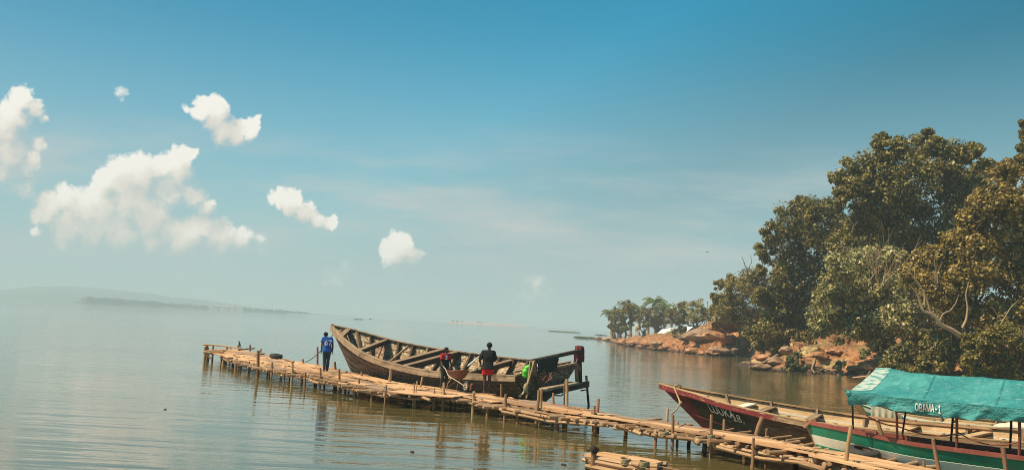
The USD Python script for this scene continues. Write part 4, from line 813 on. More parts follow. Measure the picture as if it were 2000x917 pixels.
# --- the big cargo boat
bow = at_y(649, 636, 45.3); stc = V(1.55, 36.3)
big = Hull(bow[:2], stc, 2.3, [(0, .03), (.04, .34), (.1, .70), (.2, 1.18), (.33, 1.60), (.5, 1.86), (.7, 1.92), (.88, 1.78), (1, 1.62)], [(0, 2.44), (.1, 2.1), (.2, 1.8), (.35, 1.48), (.5, 1.27), (.7, 1.10), (.85, 1.09), (1, 1.14)],
           [(0, 2.44), (.1, 2.33), (.2, 2.2), (.35, 1.96), (.5, 1.79), (.7, 1.62), (.85, 1.56), (1, 1.52)], [(0, -.15), (.3, -.35), (.8, -.30), (1, .05)], flare=.34)
def fit(h, tab, pxs, side):
    """Trims a gunwale's height so that its line crosses the sight lines measured at the real boat."""
    for _ in range(3):
        new = []
        for q, z in tab:
            p = h.pt(q, 0, side); px, py = proj(p); t = np.interp(px, [a for a, _ in pxs], [b for _, b in pxs]); new.append((q, z+(py-t)*p[1]/F))
        tab[:] = new
fit(big, big.zn, [(648, 636), (663.5, 656), (679, 668.5), (699, 684), (728, 698), (758, 707.5), (787, 715.5), (817, 721.5), (858, 727), (914, 730), (970, 732.7), (1025, 733.6), (1045, 733)], 1)
fit(big, big.zf, [(648, 635), (653, 634.7), (699, 645.5), (758, 662), (816, 675), (840, 678), (900, 687), (942, 693), (997, 699), (1035, 703), (1081, 707.6), (1124, 711), (1150, 713)], -1)
base = (big.pt(.5, 0, 1)+big.pt(.5, 0, -1))/2; base[2] = 0
BG = thing('cargo_boat', 'big old wooden cargo boat with open ribbed hull moored behind the jetty', 'boat', base)
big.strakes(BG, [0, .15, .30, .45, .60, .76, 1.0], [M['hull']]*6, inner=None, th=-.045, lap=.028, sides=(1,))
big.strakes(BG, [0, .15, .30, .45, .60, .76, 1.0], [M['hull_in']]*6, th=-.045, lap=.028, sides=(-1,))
for sd in (1, -1):
    big.rail(BG, 'rubbing_rail', M['old_rail'], .06, .20, sd, .075, .0); big.rail(BG, 'gunwale_cap', M['old_rail'], .19, .035, sd, .085, .037)
st_ = [big.pt(0, t, 1) for t in (0, .25, .5, .75, 1.0)]
st_ = [(p+q)/2 for p, q in zip(st_, [big.pt(0, t, -1) for t in (0, .25, .5, .75, 1.0)])]; st_[0] = st_[0]+V(-.02, 0, .06)
part(BG, 'stem_post', MB().tube(st_, [.075, .08, .085, .09, .09], 6), M['old_rail'], True)
for x in np.linspace(672, 1120, 17):
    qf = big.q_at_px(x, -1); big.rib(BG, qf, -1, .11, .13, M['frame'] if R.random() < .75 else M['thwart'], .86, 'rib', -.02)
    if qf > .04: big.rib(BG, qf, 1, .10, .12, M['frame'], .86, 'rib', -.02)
for t_, q1_ in ((.17, .5), (.32, .62), (.47, .45), (.62, .4)):
    part(BG, 'caulked_seam', MB().tube([big.pt(q, t_, 1, .03) for q in np.linspace(.01, q1_, 18)], .016, 5), M['old_rail'], True)
big.floor(BG, .84, M['hull_in'], 6, .16, .97)
big.rail(BG, 'inner_stringer', M['thwart'], .05, .10, -1, -.05, -.42, .06, .97); big.rail(BG, 'inner_stringer', M['thwart'], .05, .09, -1, -.10, -.72, .1, .97)
for (xn, xf, w, h, dz) in ((699, 756, .17, .17, -.06), (765, 868, .24, .20, -.03), (787, 896, .22, .20, -.05), (893, 1001, .20, .17, -.10), (1012, 1080, .2, .14, -.08), (664, 682, .2, .10, -.03)):
    big.thwart(BG, big.q_at_px(xn, 1), big.q_at_px(xf, -1), w, h, M['frame'], dz-.05)
    a, b = big.pt(big.q_at_px(xn, 1), 0, 1, -.03, dz+h/2-.03), big.pt(big.q_at_px(xf, -1), 0, -1, -.03, dz+h/2-.03); part(BG, 'thwart_top', MB().beam(a, b, w+.04, .035, jag=.02, seg=2), M['thwart'])
qd = big.q_at_px(806, -1); part(BG, 'brace', MB().beam(big.pt(qd, .04, -1, -.25), big.pt(qd-.06, .70, -1, -.9), .12, .07), M['thwart'])
qd = big.q_at_px(760, -1); part(BG, 'brace', MB().tube([big.pt(qd, .05, -1, -.3), big.pt(qd-.02, .8, -1, -.45)], .035, 6), M['post'][2], True)
qd = big.q_at_px(782, -1); part(BG, 'brace', MB().tube([big.pt(qd, .25, -1, -.3), big.pt(qd-.02, .8, -1, -.55)], .03, 6), M['frame'], True)
# transom, ledge and the gallows over the stern
def tr(u, v, aft=0.0):
    """Point of the transom: u from the near (0) to the far (1) corner, v down from its top (0) to its bottom (1)."""
    t = v; n_, f_ = big.pt(1, t, 1), big.pt(1, t, -1); p = n_+(f_-n_)*u; return p+V(*big.ax, 0)*aft
for k in range(5):
    v0, v1 = .0+k*.2, .2+k*.2-.006; P = np.array([[tr(u, v) for v in (v0, v1)] for u in np.linspace(0, 1, 8)])
    part(BG, 'transom_board', MB().shell(P, -.05, np.array([[(u*3.4, v*1.6+k) for v in (v0, v1)] for u in np.linspace(0, 1, 8)])), M['transom'])
part(BG, 'transom_rail', MB().beam(tr(-.02, -.03, .03), tr(1.0, -.03, .03), .09, .07, seg=2), M['old_rail'])
part(BG, 'transom_rail', MB().beam(tr(.05, -.04, -.28)+V(0, 0, .05), tr(1.0, -.04, -.28)+V(0, 0, .02), .09, .06, seg=2), M['old_rail'])
lg = [at_y(1060, 762, 35.0), at_y(1127, 747, 37.0)]; ld = V(*big.ax, 0)
part(BG, 'stern_ledge', MB().beam(lg[0]-ld*.12, lg[1]-ld*.12, .52, .045, seg=2), M['old_rail']); part(BG, 'ledge_beam', MB().beam(lg[0]+ld*.05-V(0, 0, .13), lg[1]+ld*.05-V(0, 0, .13), .09, .17), M['darkwood'])
part(BG, 'ledge_beam', MB().beam(at_y(1085, 763, 35.9), at_y(1149, 749, 38.0), .10, .22, seg=2), M['frame'])
for px, py0, py1, y in ((1131, 682, 747, 37.75), (1043, 700, 772, 34.9)):
    part(BG, 'stern_post', MB().beam(at_y(px, py0, y), at_y(px+(1 if px > 1100 else 6), py1, y), .17 if px > 1100 else .13, .16), M['frame'])
part(BG, 'stern_post', MB().beam(at_y(1125, 712, 37.5), at_y(1127, 746, 37.5), .12, .09), M['old_rail'])
part(BG, 'gallows_beam', MB().beam(at_y(1036, 705.5, 34.85), at_y(1132, 684.5, 37.7), .14, .13, seg=3), M['frame'])
part(BG, 'outer_stick', MB().tube([at_y(1145, 733, 38.1), at_y(1147, 760, 38.0), at_y(1150, 794, 37.9)], [.055, .05, .05], 6), M['darkwood'], True)
part(BG, 'outer_stick', MB().tube([at_y(1150, 794, 37.9), at_y(1140, 796, 37.6), at_y(1128, 795, 37.3)], [.05, .045, .04], 6), M['darkwood'], True)
part(BG, 'outer_stick', MB().tube([at_y(1134, 762, 38.2), at_y(1148, 760, 38.0)], .03, 6), M['frame'], True)
part(BG, 'outer_stick', MB().tube([at_y(1084, 771, 35.3), at_y(1096, 772, 35.5), at_y(1104, 765, 35.6)], .03, 6), M['thwart'], True)
# things lying in or hanging on the big boat
def cloth(name, label, cat, mat, P, th=.012):
    single(name, MB().shell(P, th, np.zeros(P.shape[:2]+(2,))), mat, label, cat, smooth=True)
M['cloth_dark'] = plain('charcoal_cloth', (.035, .04, .034), .95, .4, 6); M['cloth_maroon'] = plain('maroon_cloth', (.13, .026, .032), .95, .35, 8); M['cloth_green'] = plain('lime_plastic', (.12, .62, .05), .5, .3, 12)
def drape(p0, p1, l0, l1, off, seed, nu=16, nv=12):
    G = []
    for i in range(nu):
        u = i/(nu-1); top = p0+(p1-p0)*u; col = []
        ll = l0+(l1-l0)*u+.14*math.sin(u*9+seed)+.08*math.sin(u*23+seed)
        for j in range(nv):
            s_ = j/(nv-1); x = (s_-.28); d = V(*big.ax, 0); a = .09*math.sin(u*13+seed)*abs(x)+.05*math.sin(u*29+seed*2)*abs(x)
            if abs(x) < .06: q = top+d*x*1.6+V(0, 0, .075-abs(x)*.5)
            else: q = top+d*((.11 if x > 0 else -.10)+a*.9)+V(0, 0, .05-(abs(x)-.06)*ll*(1.25 if x > 0 else 1.0))
            col.append(q+(p1-p0)*.05*math.sin(s_*5+seed)*s_)
        G.append(col)
    return np.array(G)
g0, g1 = at_y(1036, 705.5, 34.85), at_y(1132, 684.5, 37.7); gl = lambda u: g0+(g1-g0)*u
cloth('hanging_cloth', 'dark grey garment thrown over the sloping beam at the big boat stern', 'cloth', M['cloth_dark'], drape(gl(.10), gl(.38), .75, .60, .1, 1.0)); cloth('hanging_cloth', 'black cloth with a long tail on the sloping beam, nearer its raised end', 'cloth', M['cloth_dark'], drape(gl(.36), gl(.50), .95, .35, .1, 2.4, 10))
tp_ = at_y(1131.5, 683, 37.75)
def wrap(j, a):
    r = [.06, .15, .17, .175, .18, .185][j]*(1+.14*math.sin(a*5+j*.7)+.06*math.sin(a*9+j)); z = [.15, .13, .0, -.12, -.26, -.42 if math.sin(a+2.4) > .2 else -.28][j]
    return tp_+V(math.cos(a)*r, math.sin(a)*r, z+.03*math.sin(a*3))
cloth('hanging_cloth', 'maroon cloth wrapped over the top of the tall stern post', 'cloth', M['cloth_maroon'], np.array([[wrap(j, a) for j in range(6)] for a in np.linspace(0, 2*math.pi, 30)]))
cloth('hanging_cloth', 'narrow maroon rag end hanging beside the tall stern post', 'cloth', M['cloth_maroon'], np.array([[at_y(1120+3*u+1.0*math.sin(v*5+u*3), 690+26*v, 37.5) for v in np.linspace(0, 1, 9)] for u in np.linspace(0, 1.6, 6)]))
gb = at_y(1029, 724, 34.7); blob = [(0, .02, .10, .10), (-.05, 0, -.02, .11), (.03, .01, -.09, .09), (-.06, .02, -.15, .09), (.06, 0, .16, .07)]
mm = manifold3d.Manifold(); mm = sum((manifold3d.Manifold.sphere(r, 16).translate((gb[0]+a, gb[1]+b, gb[2]+c)) for a, b, c, r in blob), manifold3d.Manifold())
v_, f_, _ = meshkit.arrays(mm); v_ = v_+(meshkit.fbm(v_*14, 3, 2)-.5)[:, None]*.06
single('plastic_bag', MB().add(v_, f_), M['cloth_green'], 'bright lime green bag hanging by the ropes at the big boat stern', 'bag', smooth=True)
t = thing('mooring_rope', 'thick pale rope bundle hanging from the stern beam down to the jetty', 'rope', at_y(1030, 740, 34.5))
for k, pts in enumerate(([(1038, 703), (1036, 722), (1032, 742), (1027, 757), (1016, 775)], [(1041, 704), (1038, 726), (1033, 744), (1028, 758), (1027, 776)], [(1035, 704), (1034, 724), (1031, 744), (1026, 757)], [(1044, 703), (1040, 716), (1036, 730), (1030, 752)], [(1027, 757), (1022, 768), (1012, 773)], [(1027, 757), (1031, 768), (1028, 777)])):
    part(t, 'strand', MB().tube([at_y(a, b, 34.55-.02*k-.012*i) for i, (a, b) in enumerate(pts)], .028, 5), M['rope'], True)
part(t, 'knot', MB().tri(trimesh.creation.icosphere(2, .10).apply_transform(np.diag([.9, .9, 1.7, 1])).apply_translation(at_y(1027, 757, 34.45))), M['rope'], True)
t = thing('mooring_rope', 'thin dark rope tying the big boat bow to the jetty post', 'rope', at_z(597, 706, DZ))
pA, pB = big.pt(.02, .10, 1, .03), at_z(597, 706, DZ+.05); part(t, 'strand', MB().tube([pA+(pB-pA)*u-V(0, 0, .22*4*u*(1-u)) for u in np.linspace(0, 1, 14)], .022, 5), M['darkrope'], True)
single('oar', MB().tube([big.pt(big.q_at_px(944, -1), .0, -1, -.1, .02), at_y(912, 722, 35.4)+V(0, .9, .12)], [.03, .035], 7), M['white_paint'], 'long pale pole leaning inside the big boat beside the standing man', 'oar')
rb = Hull.pt(big, big.q_at_px(985, 1), .22, 1, -.75); rb[2] += .05
single('rag_bundle', rock_mesh(rb+V(0, 0, .1), .3, 5, (1.4, .9, .55)), M['cloth_dark'], 'dark bundle lying inside the big boat right of the standing man', 'bundle', smooth=True)
single('net_cork', MB().tube([at_y(1078, 727, 34.9), at_y(1070, 744, 34.8), at_y(1066, 733, 34.8), at_y(1060, 741, 34.7), at_y(1066, 746, 34.7), at_y(1078, 738, 34.8), at_y(1072, 727, 34.9)], .022, 5), M['rust_red'], 'tangle of reddish cord hanging on the big boat transom', 'cord', smooth=True)

# --- the red and black boat
M['lk_red'] = paint('worn_red_paint', (.28, .028, .030), (.30, .19, .11), .60, .55, (.36, .05, .05)); M['lk_black'] = paint('black_hull_paint', (.022, .020, .015), (.18, .115, .065), .55, .6, (.04, .034, .024))
def lk_mat():
    g = Graph(); uv = uvnode(g); s_ = g.add('separate_xyz', vector=uv); p = g.add('geometry')+'.position'; n = g.noise(p, 3.0, 5, .6); n2 = g.noise(g.mapv(uv, scale=(2.5, 9, 1)), 1.6, 7, .72)
    w = g.m('multiply_add', g.m('subtract', n, .5), .6, s_+'.x')
    red = g.mixc(n, (.11, .010, .012), (.19, .026, .024)); blk = g.mixc(n, (.016, .018, .012), (.045, .036, .022)); wood_ = g.ramp(n2, [(.35, (.06, .028, .017)), (.55, (.17, .085, .05)), (.7, (.30, .17, .10))])
    col = g.mixc(g.smooth(w, .85, 1.15), red, blk); col = g.mixc(g.smooth(w, 2.9, 3.9), col, wood_)
    col = g.mixc(g.smooth(n2, .60, .66), col, (.34, .24, .15)); return g.build('red_black_hull', principled(g, col, .6, n2, .5, .012))
def rail_mat():
    g = Graph(); uv = uvnode(g); s_ = g.add('separate_xyz', vector=uv); p = g.add('geometry')+'.position'; n = g.noise(p, 4.0, 5, .6); n2 = g.noise(g.mapv(uv, scale=(2, 12, 1)), 1.6, 6, .7)
    wood_ = g.ramp(n2, [(.3, (.13, .07, .04)), (.5, (.32, .20, .11)), (.7, (.52, .36, .21))]); w = g.m('multiply_add', g.m('subtract', n, .5), 1.2, s_+'.x')
    col = g.mixc(g.smooth(w, 3.9, 4.3), g.mixc(n, (.13, .014, .016), (.24, .034, .034)), wood_); col = g.mixc(g.smooth(n2, .58, .64), col, (.5, .36, .22)); return g.build('red_rail', principled(g, col, .65, n2, .5, .01))
M['lk_hull'] = lk_mat(); M['lk_rail'] = rail_mat(); M['lk_in'] = wood('boat_inside_tan', (.20, .11, .055), (.46, .29, .15), (.64, .44, .25), stain=(.2, .12, .07))
M['lk_pale'] = paint('white_thwart_paint', (.62, .57, .47), (.35, .24, .14), .58, .6)
b2 = at_y(1289, 750, 28.8); b2s = b2[:2]+V(.775, -.632)*11.5
lk = Hull(b2[:2], b2s, 1.9, [(0, .02), (.05, .28), (.12, .52), (.25, .83), (.45, 1.08), (.7, 1.12), (1, .72)], [(0, 1.40), (.1, 1.25), (.25, 1.08), (.5, .92), (.75, .9), (1, 1.0)], [(0, 1.40), (.1, 1.3), (.25, 1.16), (.5, 1.02), (.75, 1.0), (1, 1.05)], [(0, .02), (.3, -.28), (.8, -.28), (1, -.05)], flare=.36)
fit(lk, lk.zn, [(1289, 749), (1341, 764), (1399, 781), (1450, 797), (1485, 806), (1528, 814.6), (1571, 821), (1640, 831), (1784, 842), (1856, 853), (2000, 861), (2300, 890)], 1)
fit(lk, lk.zf, [(1289, 749), (1356, 761), (1442, 775), (1517, 788), (1592, 800.6), (1647, 808), (1780, 823), (1931, 835), (2000, 840), (2300, 868)], -1)
base = (lk.pt(.5, 0, 1)+lk.pt(.5, 0, -1))/2; base[2] = 0
LK = thing('long_boat', 'long wooden boat with red bow and white scrawled lettering on its black side', 'boat', base)
lk.strakes(LK, [0, .24, .48, .72, 1.0], [M['lk_hull']]*4, th=-.03, lap=.016, sides=(1,)); lk.strakes(LK, [0, .24, .48, .72, 1.0], [M['lk_in']]*4, th=-.03, lap=.016, sides=(-1,))
for sd in (1, -1):
    lk.rail(LK, 'rubbing_rail', M['lk_rail'], .045, .13, sd, .05, .0, .0, .985); lk.rail(LK, 'gunwale_cap', M['lk_in'] if sd > 0 else M['gunwale'], .11, .03, sd, .055, .031, .0, .985)
part(LK, 'stem_post', MB().tube([(lk.pt(0, t, 1)+lk.pt(0, t, -1))/2+V(0, 0, .02) for t in (0, .3, .6, 1)], [.05, .05, .055, .06], 6), M['lk_rail'], True)
for q in (.16, .27, .38, .49, .60, .71, .82):
    for sd in (1, -1): lk.rib(LK, q, sd, .06, .07, M['thwart'], .8)
lk.floor(LK, .8, M['lk_in'], 4, .2, .95)
part(LK, 'bow_deck', MB().add(np.array([lk.pt(0, 0, 1), lk.pt(.06, .02, 1, -.05), lk.pt(.12, .05, 1, -.05), lk.pt(.12, .05, -1, -.05), lk.pt(.06, .02, -1, -.05)])-V(0, 0, .015), [[0, 1, 2], [0, 2, 3], [0, 3, 4]]), M['lk_in'])
for xn, xf, mt, w in ((1470, 1512, 'thwart', .2), (1565, 1600, 'thwart', .22), (1430, 1470, 'lk_pale', .26), (1740, 1790, 'lk_in', .22), (1850, 1930, 'lk_in', .22)):
    lk.thwart(LK, lk.q_at_px(xn, 1), lk.q_at_px(xf, -1), w, .04, M[mt], -.10, over=-.04); a = lk.pt(lk.q_at_px(xf, -1), .02, -1, -.1)
    lk.thwart(LK, lk.q_at_px(xn, 1)-.006, lk.q_at_px(xf, -1)-.006, .05, .14, M['thwart'], -.19, over=-.06, name='thwart_beam')
lk.rail(LK, 'inner_stringer', M['lk_pale'], .04, .05, -1, -.05, -.2, .12, .9)
def on_hull(h, text, height, q0, t0, side=1, lift=.062, bold=False, slant=0.0):
    """Painted letters that follow the planks: x runs aft along the side, y down it."""
    m = text_points(text, height, .006, bold); v = np.array(m.vertices); out = []
    for x, y_, z in v:
        q = q0+x/h.L; gz = h.pt(q, 0, side); kz = h.pt(q, 1, side); hgt = gz[2]-kz[2]; t = t0-(y_-slant*x)/hgt
        out.append(h.pt(q, t, side, lift+z))
    return MB().add(np.array(out), np.array(m.faces)[:, ::-1])
M['letter'] = plain('white_brush_paint', (.50, .46, .37), .7, .6, 30)
qL = lk.q_at_px(1375, 1); part(LK, 'lettering', on_hull(lk, 'LUUKA', .205, qL, .27, bold=False, slant=-.02), M['letter'])
qL = lk.q_at_px(1420, 1); part(LK, 'lettering', on_hull(lk, '18.', .20, qL, .31, slant=-.02), M['letter'])
t = thing('mooring_rope', 'tan rope looped over the red bow and tied down to a jetty post', 'rope', at_z(1312, 812, DZ))
pA = lk.pt(.045, 0, -1, .06, .04); pB = lk.pt(.06, 0, 1, .07, .05); pC = at_y(1329, 786, pB[1]-.35); pD = at_y(1311, 808, 25.6); part(t, 'strand', MB().tube([pA, (pA+pB)/2+V(0, 0, .05), pB, (pB+pC)/2, pC, (pC+pD)/2-V(0, 0, .05), pD], .022, 5), M['rope'], True)
part(t, 'knot', MB().tri(trimesh.creation.icosphere(2, .055).apply_translation(pC)), M['rope'], True)

# --- the green boat with the turquoise canopy
M['g_green'] = paint('sea_green_paint', (.012, .16, .095), (.17, .12, .08), .66, .45, (.02, .22, .135)); M['g_white'] = paint('white_band_paint', (.60, .58, .47), (.17, .08, .05), .62, .5, (.70, .68, .57))
M['g_maroon'] = paint('maroon_rail_paint', (.22, .055, .04), (.36, .22, .14), .62, .5, (.30, .085, .06)); M['g_in'] = wood('green_boat_inside', (.07, .038, .022), (.17, .09, .05), (.30, .18, .10))
b3 = at_y(1576, 822, 23.0); gr = Hull(b3[:2], b3[:2]+V(.80, -.60)*9.5, .55, [(0, .03), (.05, .25), (.12, .46), (.25, .68), (.45, .84), (.7, .86), (1, .55)], [(0, 1.02), (.1, .9), (.3, .78), (.6, .72), (1, .8)], [(0, 1.02), (.1, .95), (.3, .86), (.6, .80), (1, .85)], [(0, -.05), (.3, -.25), (.8, -.25), (1, -.05)], flare=.34)
fit(gr, gr.zn, [(1576, 822), (1600, 825), (1671, 842), (1761, 861.5), (1860, 876), (2000, 894), (2400, 935)], 1)
base = (gr.pt(.5, 0, 1)+gr.pt(.5, 0, -1))/2; base[2] = 0
GR = thing('canopy_boat', 'green boat with white band and maroon rail carrying a turquoise canopy on poles', 'boat', base)
for sd in (1, -1): gr.strakes(GR, [0, .25, .44, .70, 1.0], [M['g_green'], M['g_white'], M['g_green'], M['g_green']] if sd > 0 else [M['g_in']]*4, th=-.028, lap=.010, sides=(sd,))
for sd in (1, -1): gr.rail(GR, 'gunwale_rail', M['g_maroon'], .10, .085, sd, .045, .03, 0, .99)
part(GR, 'stem_post', MB().tube([(gr.pt(0, t, 1)+gr.pt(0, t, -1))/2+V(-.02, .02, .03) for t in (0, .4, 1)], [.05, .05, .05], 6), M['pole'][0], True)
part(GR, 'bow_board', MB().beam(at_y(1570, 834, 22.9), at_y(1587, 818, 22.85), .12, .05), M['pole'][0])
for q in (.15, .28, .42, .56, .70, .84):
    for sd in (1, -1): gr.rib(GR, q, sd, .05, .06, M['g_in'], .8)
gr.floor(GR, .8, M['g_in'], 4, .14, .95)
for q, w in ((.13, .5), (.34, .22), (.52, .22), (.70, .22)): gr.thwart(GR, q, q+.01, w, .04, M['g_maroon'] if q < .2 else M['g_in'], -.10, over=-.04)
gr.rail(GR, 'inner_plank', M['g_maroon'], .04, .16, -1, -.04, -.03, .06, .30)
# canopy frame and tarp
def cq(u): return CQ0+u*(.90-CQ0)                        # u along the canopy
EH, VH, RH = .98, .31, .52                                # eave above the rail, depth of the valance, rise to the ridge
cw = 1.0; CQ0 = .085; HIP = .55
def cpt(u, k, e=0.0):
    """Canopy surface: k from -1 (near eave) through 0 (ridge) to +1 (far eave)."""
    a = b3[:2]+gr.ax*(gr.L*cq(u)); z0 = CZ(u); lat = -k*cw
    p = a+gr.nn*lat; rise = RH*(1-abs(k))
    p = p+gr.ax*(HIP*(1-abs(k)) if u == 0 else 0)
    return V(p[0], p[1], z0+rise+e)
_ce = [(1657, 765), (1700, 768), (1753, 777), (1860, 786), (2000, 799), (2300, 826)]
def CZ(u):
    a = b3[:2]+gr.ax*(gr.L*cq(u))+gr.nn*cw; d = 0
    z = 1.7
    for _ in range(4): px, py = proj(V(a[0], a[1], z)); z += (py-np.interp(px, [c[0] for c in _ce], [c[1] for c in _ce]))*a[1]/F
    return z
for CQ0 in np.linspace(.05, .3, 120):
    if proj(cpt(0, -1))[0] > 1657: break
for HIP in np.linspace(.1, 2, 120):
    if proj(cpt(0, 0))[0] > 1712: break
print('canopy', CQ0, HIP)
us = np.linspace(0, 1, 54); ks = np.linspace(-1, 1, 29); cn = {}
G = []
for u in us:
    row = []
    for k in ks:
        p = cpt(u, k); hip = HIP*(1-abs(k))*max(0, 1-u/.2); p = p+V(*gr.ax, 0)*(hip if u > 0 else 0)
        sag = -.03*(1-abs(2*abs(k)-1)**2)-.02*abs(math.sin(u*math.pi*5))*(1-abs(2*abs(k)-1)); w_ = (meshkit.fbm(np.array([[u*9+k*2.2, k*1.6, 3.0]]), 3, 8)[0]-.5)*.035+(meshkit.fbm(np.array([[u*30+k*9, k*3, 1.0]]), 2, 5)[0]-.5)*.022
        row.append(p+V(0, 0, sag+w_))
    G.append(row)
G = np.array(G)
def tarp_mat(name, c, c2):
    g = Graph(); p = g.add('geometry')+'.position'; n = g.noise(p, 1.6, 5, .6); n2 = g.noise(g.mapv(p, scale=(2, 5, 6)), 2.2, 4, .6); col = g.mixc(g.smooth(n, .35, .68), c, c2)
    col = g.mixc(g.m('multiply', g.smooth(n2, .56, .7), .45), col, (.25, .42, .40)); n3 = g.noise(g.mapv(p, scale=(1, 3, 3)), 1.1, 6, .65, 1.5); col = g.mixc(g.m('multiply', g.smooth(n3, .52, .62), .4), col, (.03, .13, .13)); return g.build(name, principled(g, col, .6, g.m('add', n2, n3), .9, .06, .3))
M['tarp'] = tarp_mat('turquoise_tarp', (.024, .195, .200), (.062, .285, .275)); M['tarp_seam'] = tarp_mat('turquoise_seam', (.012, .15, .165), (.03, .21, .22)); M['tarp_white'] = paint('white_tarp', (.36, .42, .37), (.06, .24, .24), .50, .6, (.48, .50, .42), dirt=(.25, .38, .34))
CN = part(GR, 'canopy', MB().shell(G, .012, np.array([[(u*8, k*1.2) for k in ks] for u in us])), M['tarp'], True)
for i_ in (11, 21, 31, 42):
    part(CN, 'seam', MB().shell(G[i_:i_+2, 1:28]*V(1, 1, 1)+V(0, 0, .016)-(G[i_+1:i_+2, 1:28]-G[i_:i_+1, 1:28])*np.array([0, .72])[:, None, None], .006, np.zeros((2, 27, 2))), M['tarp_seam'], True)
part(CN, 'white_panel', MB().shell(G[0:4, 1:15]+V(0, 0, .018), .006, np.array([[(u*6, k) for k in ks[1:15]] for u in us[0:4]])), M['tarp_white'], True, 'faded white front panel of the canopy')
for side, col in ((-1, 0), (1, -1)):
    W = []
    for i, u in enumerate(np.linspace(0, 1, 150)):
        e = np.array([np.interp(u, us, G[:, col, j]) for j in range(3)]); n3 = V(*gr.nn, 0)*(-side)
        sc = .05*abs(math.sin(u*46))+.04*math.sin(u*17); row = []
        for j, s_ in enumerate(np.linspace(0, 1, 9)):
            f = .035*math.sin(u*70+s_*2.5)*s_+.03*math.sin(u*31+1-s_*3)+.02*math.sin(u*120+s_*5)*s_; row.append(e+n3*(f*(.3+s_)+.025)+V(0, 0, .014-(VH-sc*.7)*s_))
        W.append(row)
    W = np.array(W); part(CN, 'valance', MB().shell(W, .008, np.zeros(W.shape[:2]+(2,))), M['tarp'], True)
    if side < 0: VAL = W
FE = np.array([[G[0, j]+V(*(-gr.ax), 0)*(.01+.03*math.sin(j*1.3)*s_)-V(0, 0, (VH*.8+.04*math.sin(j))*s_) for s_ in np.linspace(0, 1, 6)] for j in range(29)]); part(CN, 'front_valance', MB().shell(FE, .008, np.zeros(FE.shape[:2]+(2,))), M['tarp'], True)
for j, (px, k) in enumerate(((1711, 0), )):
    part(CN, 'corner_knot', MB().tri(trimesh.creation.icosphere(2, .07).apply_translation(G[0, 0]+V(0, 0, -.02))), M['tarp'], True); part(CN, 'corner_tail', MB().tube([G[0, 0], G[0, 0]+V(-.06, 0, .03), G[0, 0]+V(-.11, .02, .08)], [.03, .022, .012], 5), M['tarp'], True)
# letters on the valance
m = text_points('OBAMA-1', .155, .006, True); v = np.array(m.vertices); wid = v[:, 0].max(); uvl = np.array([proj(W_)[0] for W_ in VAL[:, 4]]); iu = np.interp([1787, 1838], uvl, np.arange(150)); out = []
for x, y_, z in v:
    i = iu[0]+(iu[1]-iu[0])*x/wid; j = np.clip(.76-y_/.155*.52, 0, 1)*8; i0, j0 = int(i), int(min(j, 7.99)); fi, fj = i-i0, j-j0
    p = (VAL[i0, j0]*(1-fi)*(1-fj)+VAL[i0+1, j0]*fi*(1-fj)+VAL[i0, j0+1]*(1-fi)*fj+VAL[i0+1, j0+1]*fi*fj); out.append(p+V(*gr.nn, 0)*(.018+z)+V(0, 0, .0))
part(CN, 'lettering', MB().add(np.array(out), np.array(m.faces)), M['white_paint'])
for (px, sd, mt, rr, foot) in ((1666, 1, 'black_metal', .022, None), (1753, 1, 'rust_red', .026, None), (1762, -1, 'black_metal', .022, None), (1868, 1, 'rust_red', .028, None), (1858, -1, 'black_metal', .026, None), (1990, 1, 'rust_red', .03, None), (1974, -1, 'black_metal', .026, None)):
    q = gr.q_at_px(px, sd); u = np.clip((q-CQ0)/(.90-CQ0), 0, 1); top = np.array([np.interp(u, us, G[:, 1 if sd > 0 else -2, j]) for j in range(3)])
    b = gr.pt(q, .0, sd, -.01, .03); part(GR, 'canopy_pole', MB().tube([b, (b+top)/2+V(.015, 0, 0), top], rr, 7), M[mt], True)
for (x0_, x1_, sg, zf) in ((1666, 1753, .16, .55), (1753, 1868, .13, .28), (1868, 1990, .22, .34)):
    a = gr.pt(gr.q_at_px(x0_, 1), 0, 1, -.01, zf+.02); b = gr.pt(gr.q_at_px(x1_, 1), 0, 1, -.01, .30); part(GR, 'rail_rope', MB().tube([a+(b-a)*u-V(0, 0, sg*4*u*(1-u)*.7) for u in np.linspace(0, 1, 10)], .014, 5), M['rust_red'], True)
a, b = cpt(0, 0), None; part(GR, 'ridge_pole', MB().tube([at_y(1666, 737, a[1]+.3), a-V(0, 0, .15), cpt(1, 0)-V(0, 0, .17)], .025, 6), M['pole'][2], True)
for k in (-1, 1): part(GR, 'eave_pole', MB().tube([cpt(u, k*.97)-V(0, 0, .05) for u in np.linspace(0, 1, 8)], .022, 6), M['pole'][1], True)
for u in (.02, .27, .52, .8, .98): part(GR, 'canopy_rafter', MB().tube([cpt(max(u, .001), k)-V(0, 0, .07) for k in (-.97, 0, .97)], .02, 6), M['pole'][1], True)
single('boat_pole', MB().tube([at_y(1648, 808.5, 25.9), at_y(1780, 826, 25.0), at_y(1931, 838, 24.2), at_y(2060, 848, 23.6)], [.05, .05, .045, .045], 7), M['post'][0], 'long brown pole laid along the far side of the boats beneath the canopy', 'pole', smooth=True)

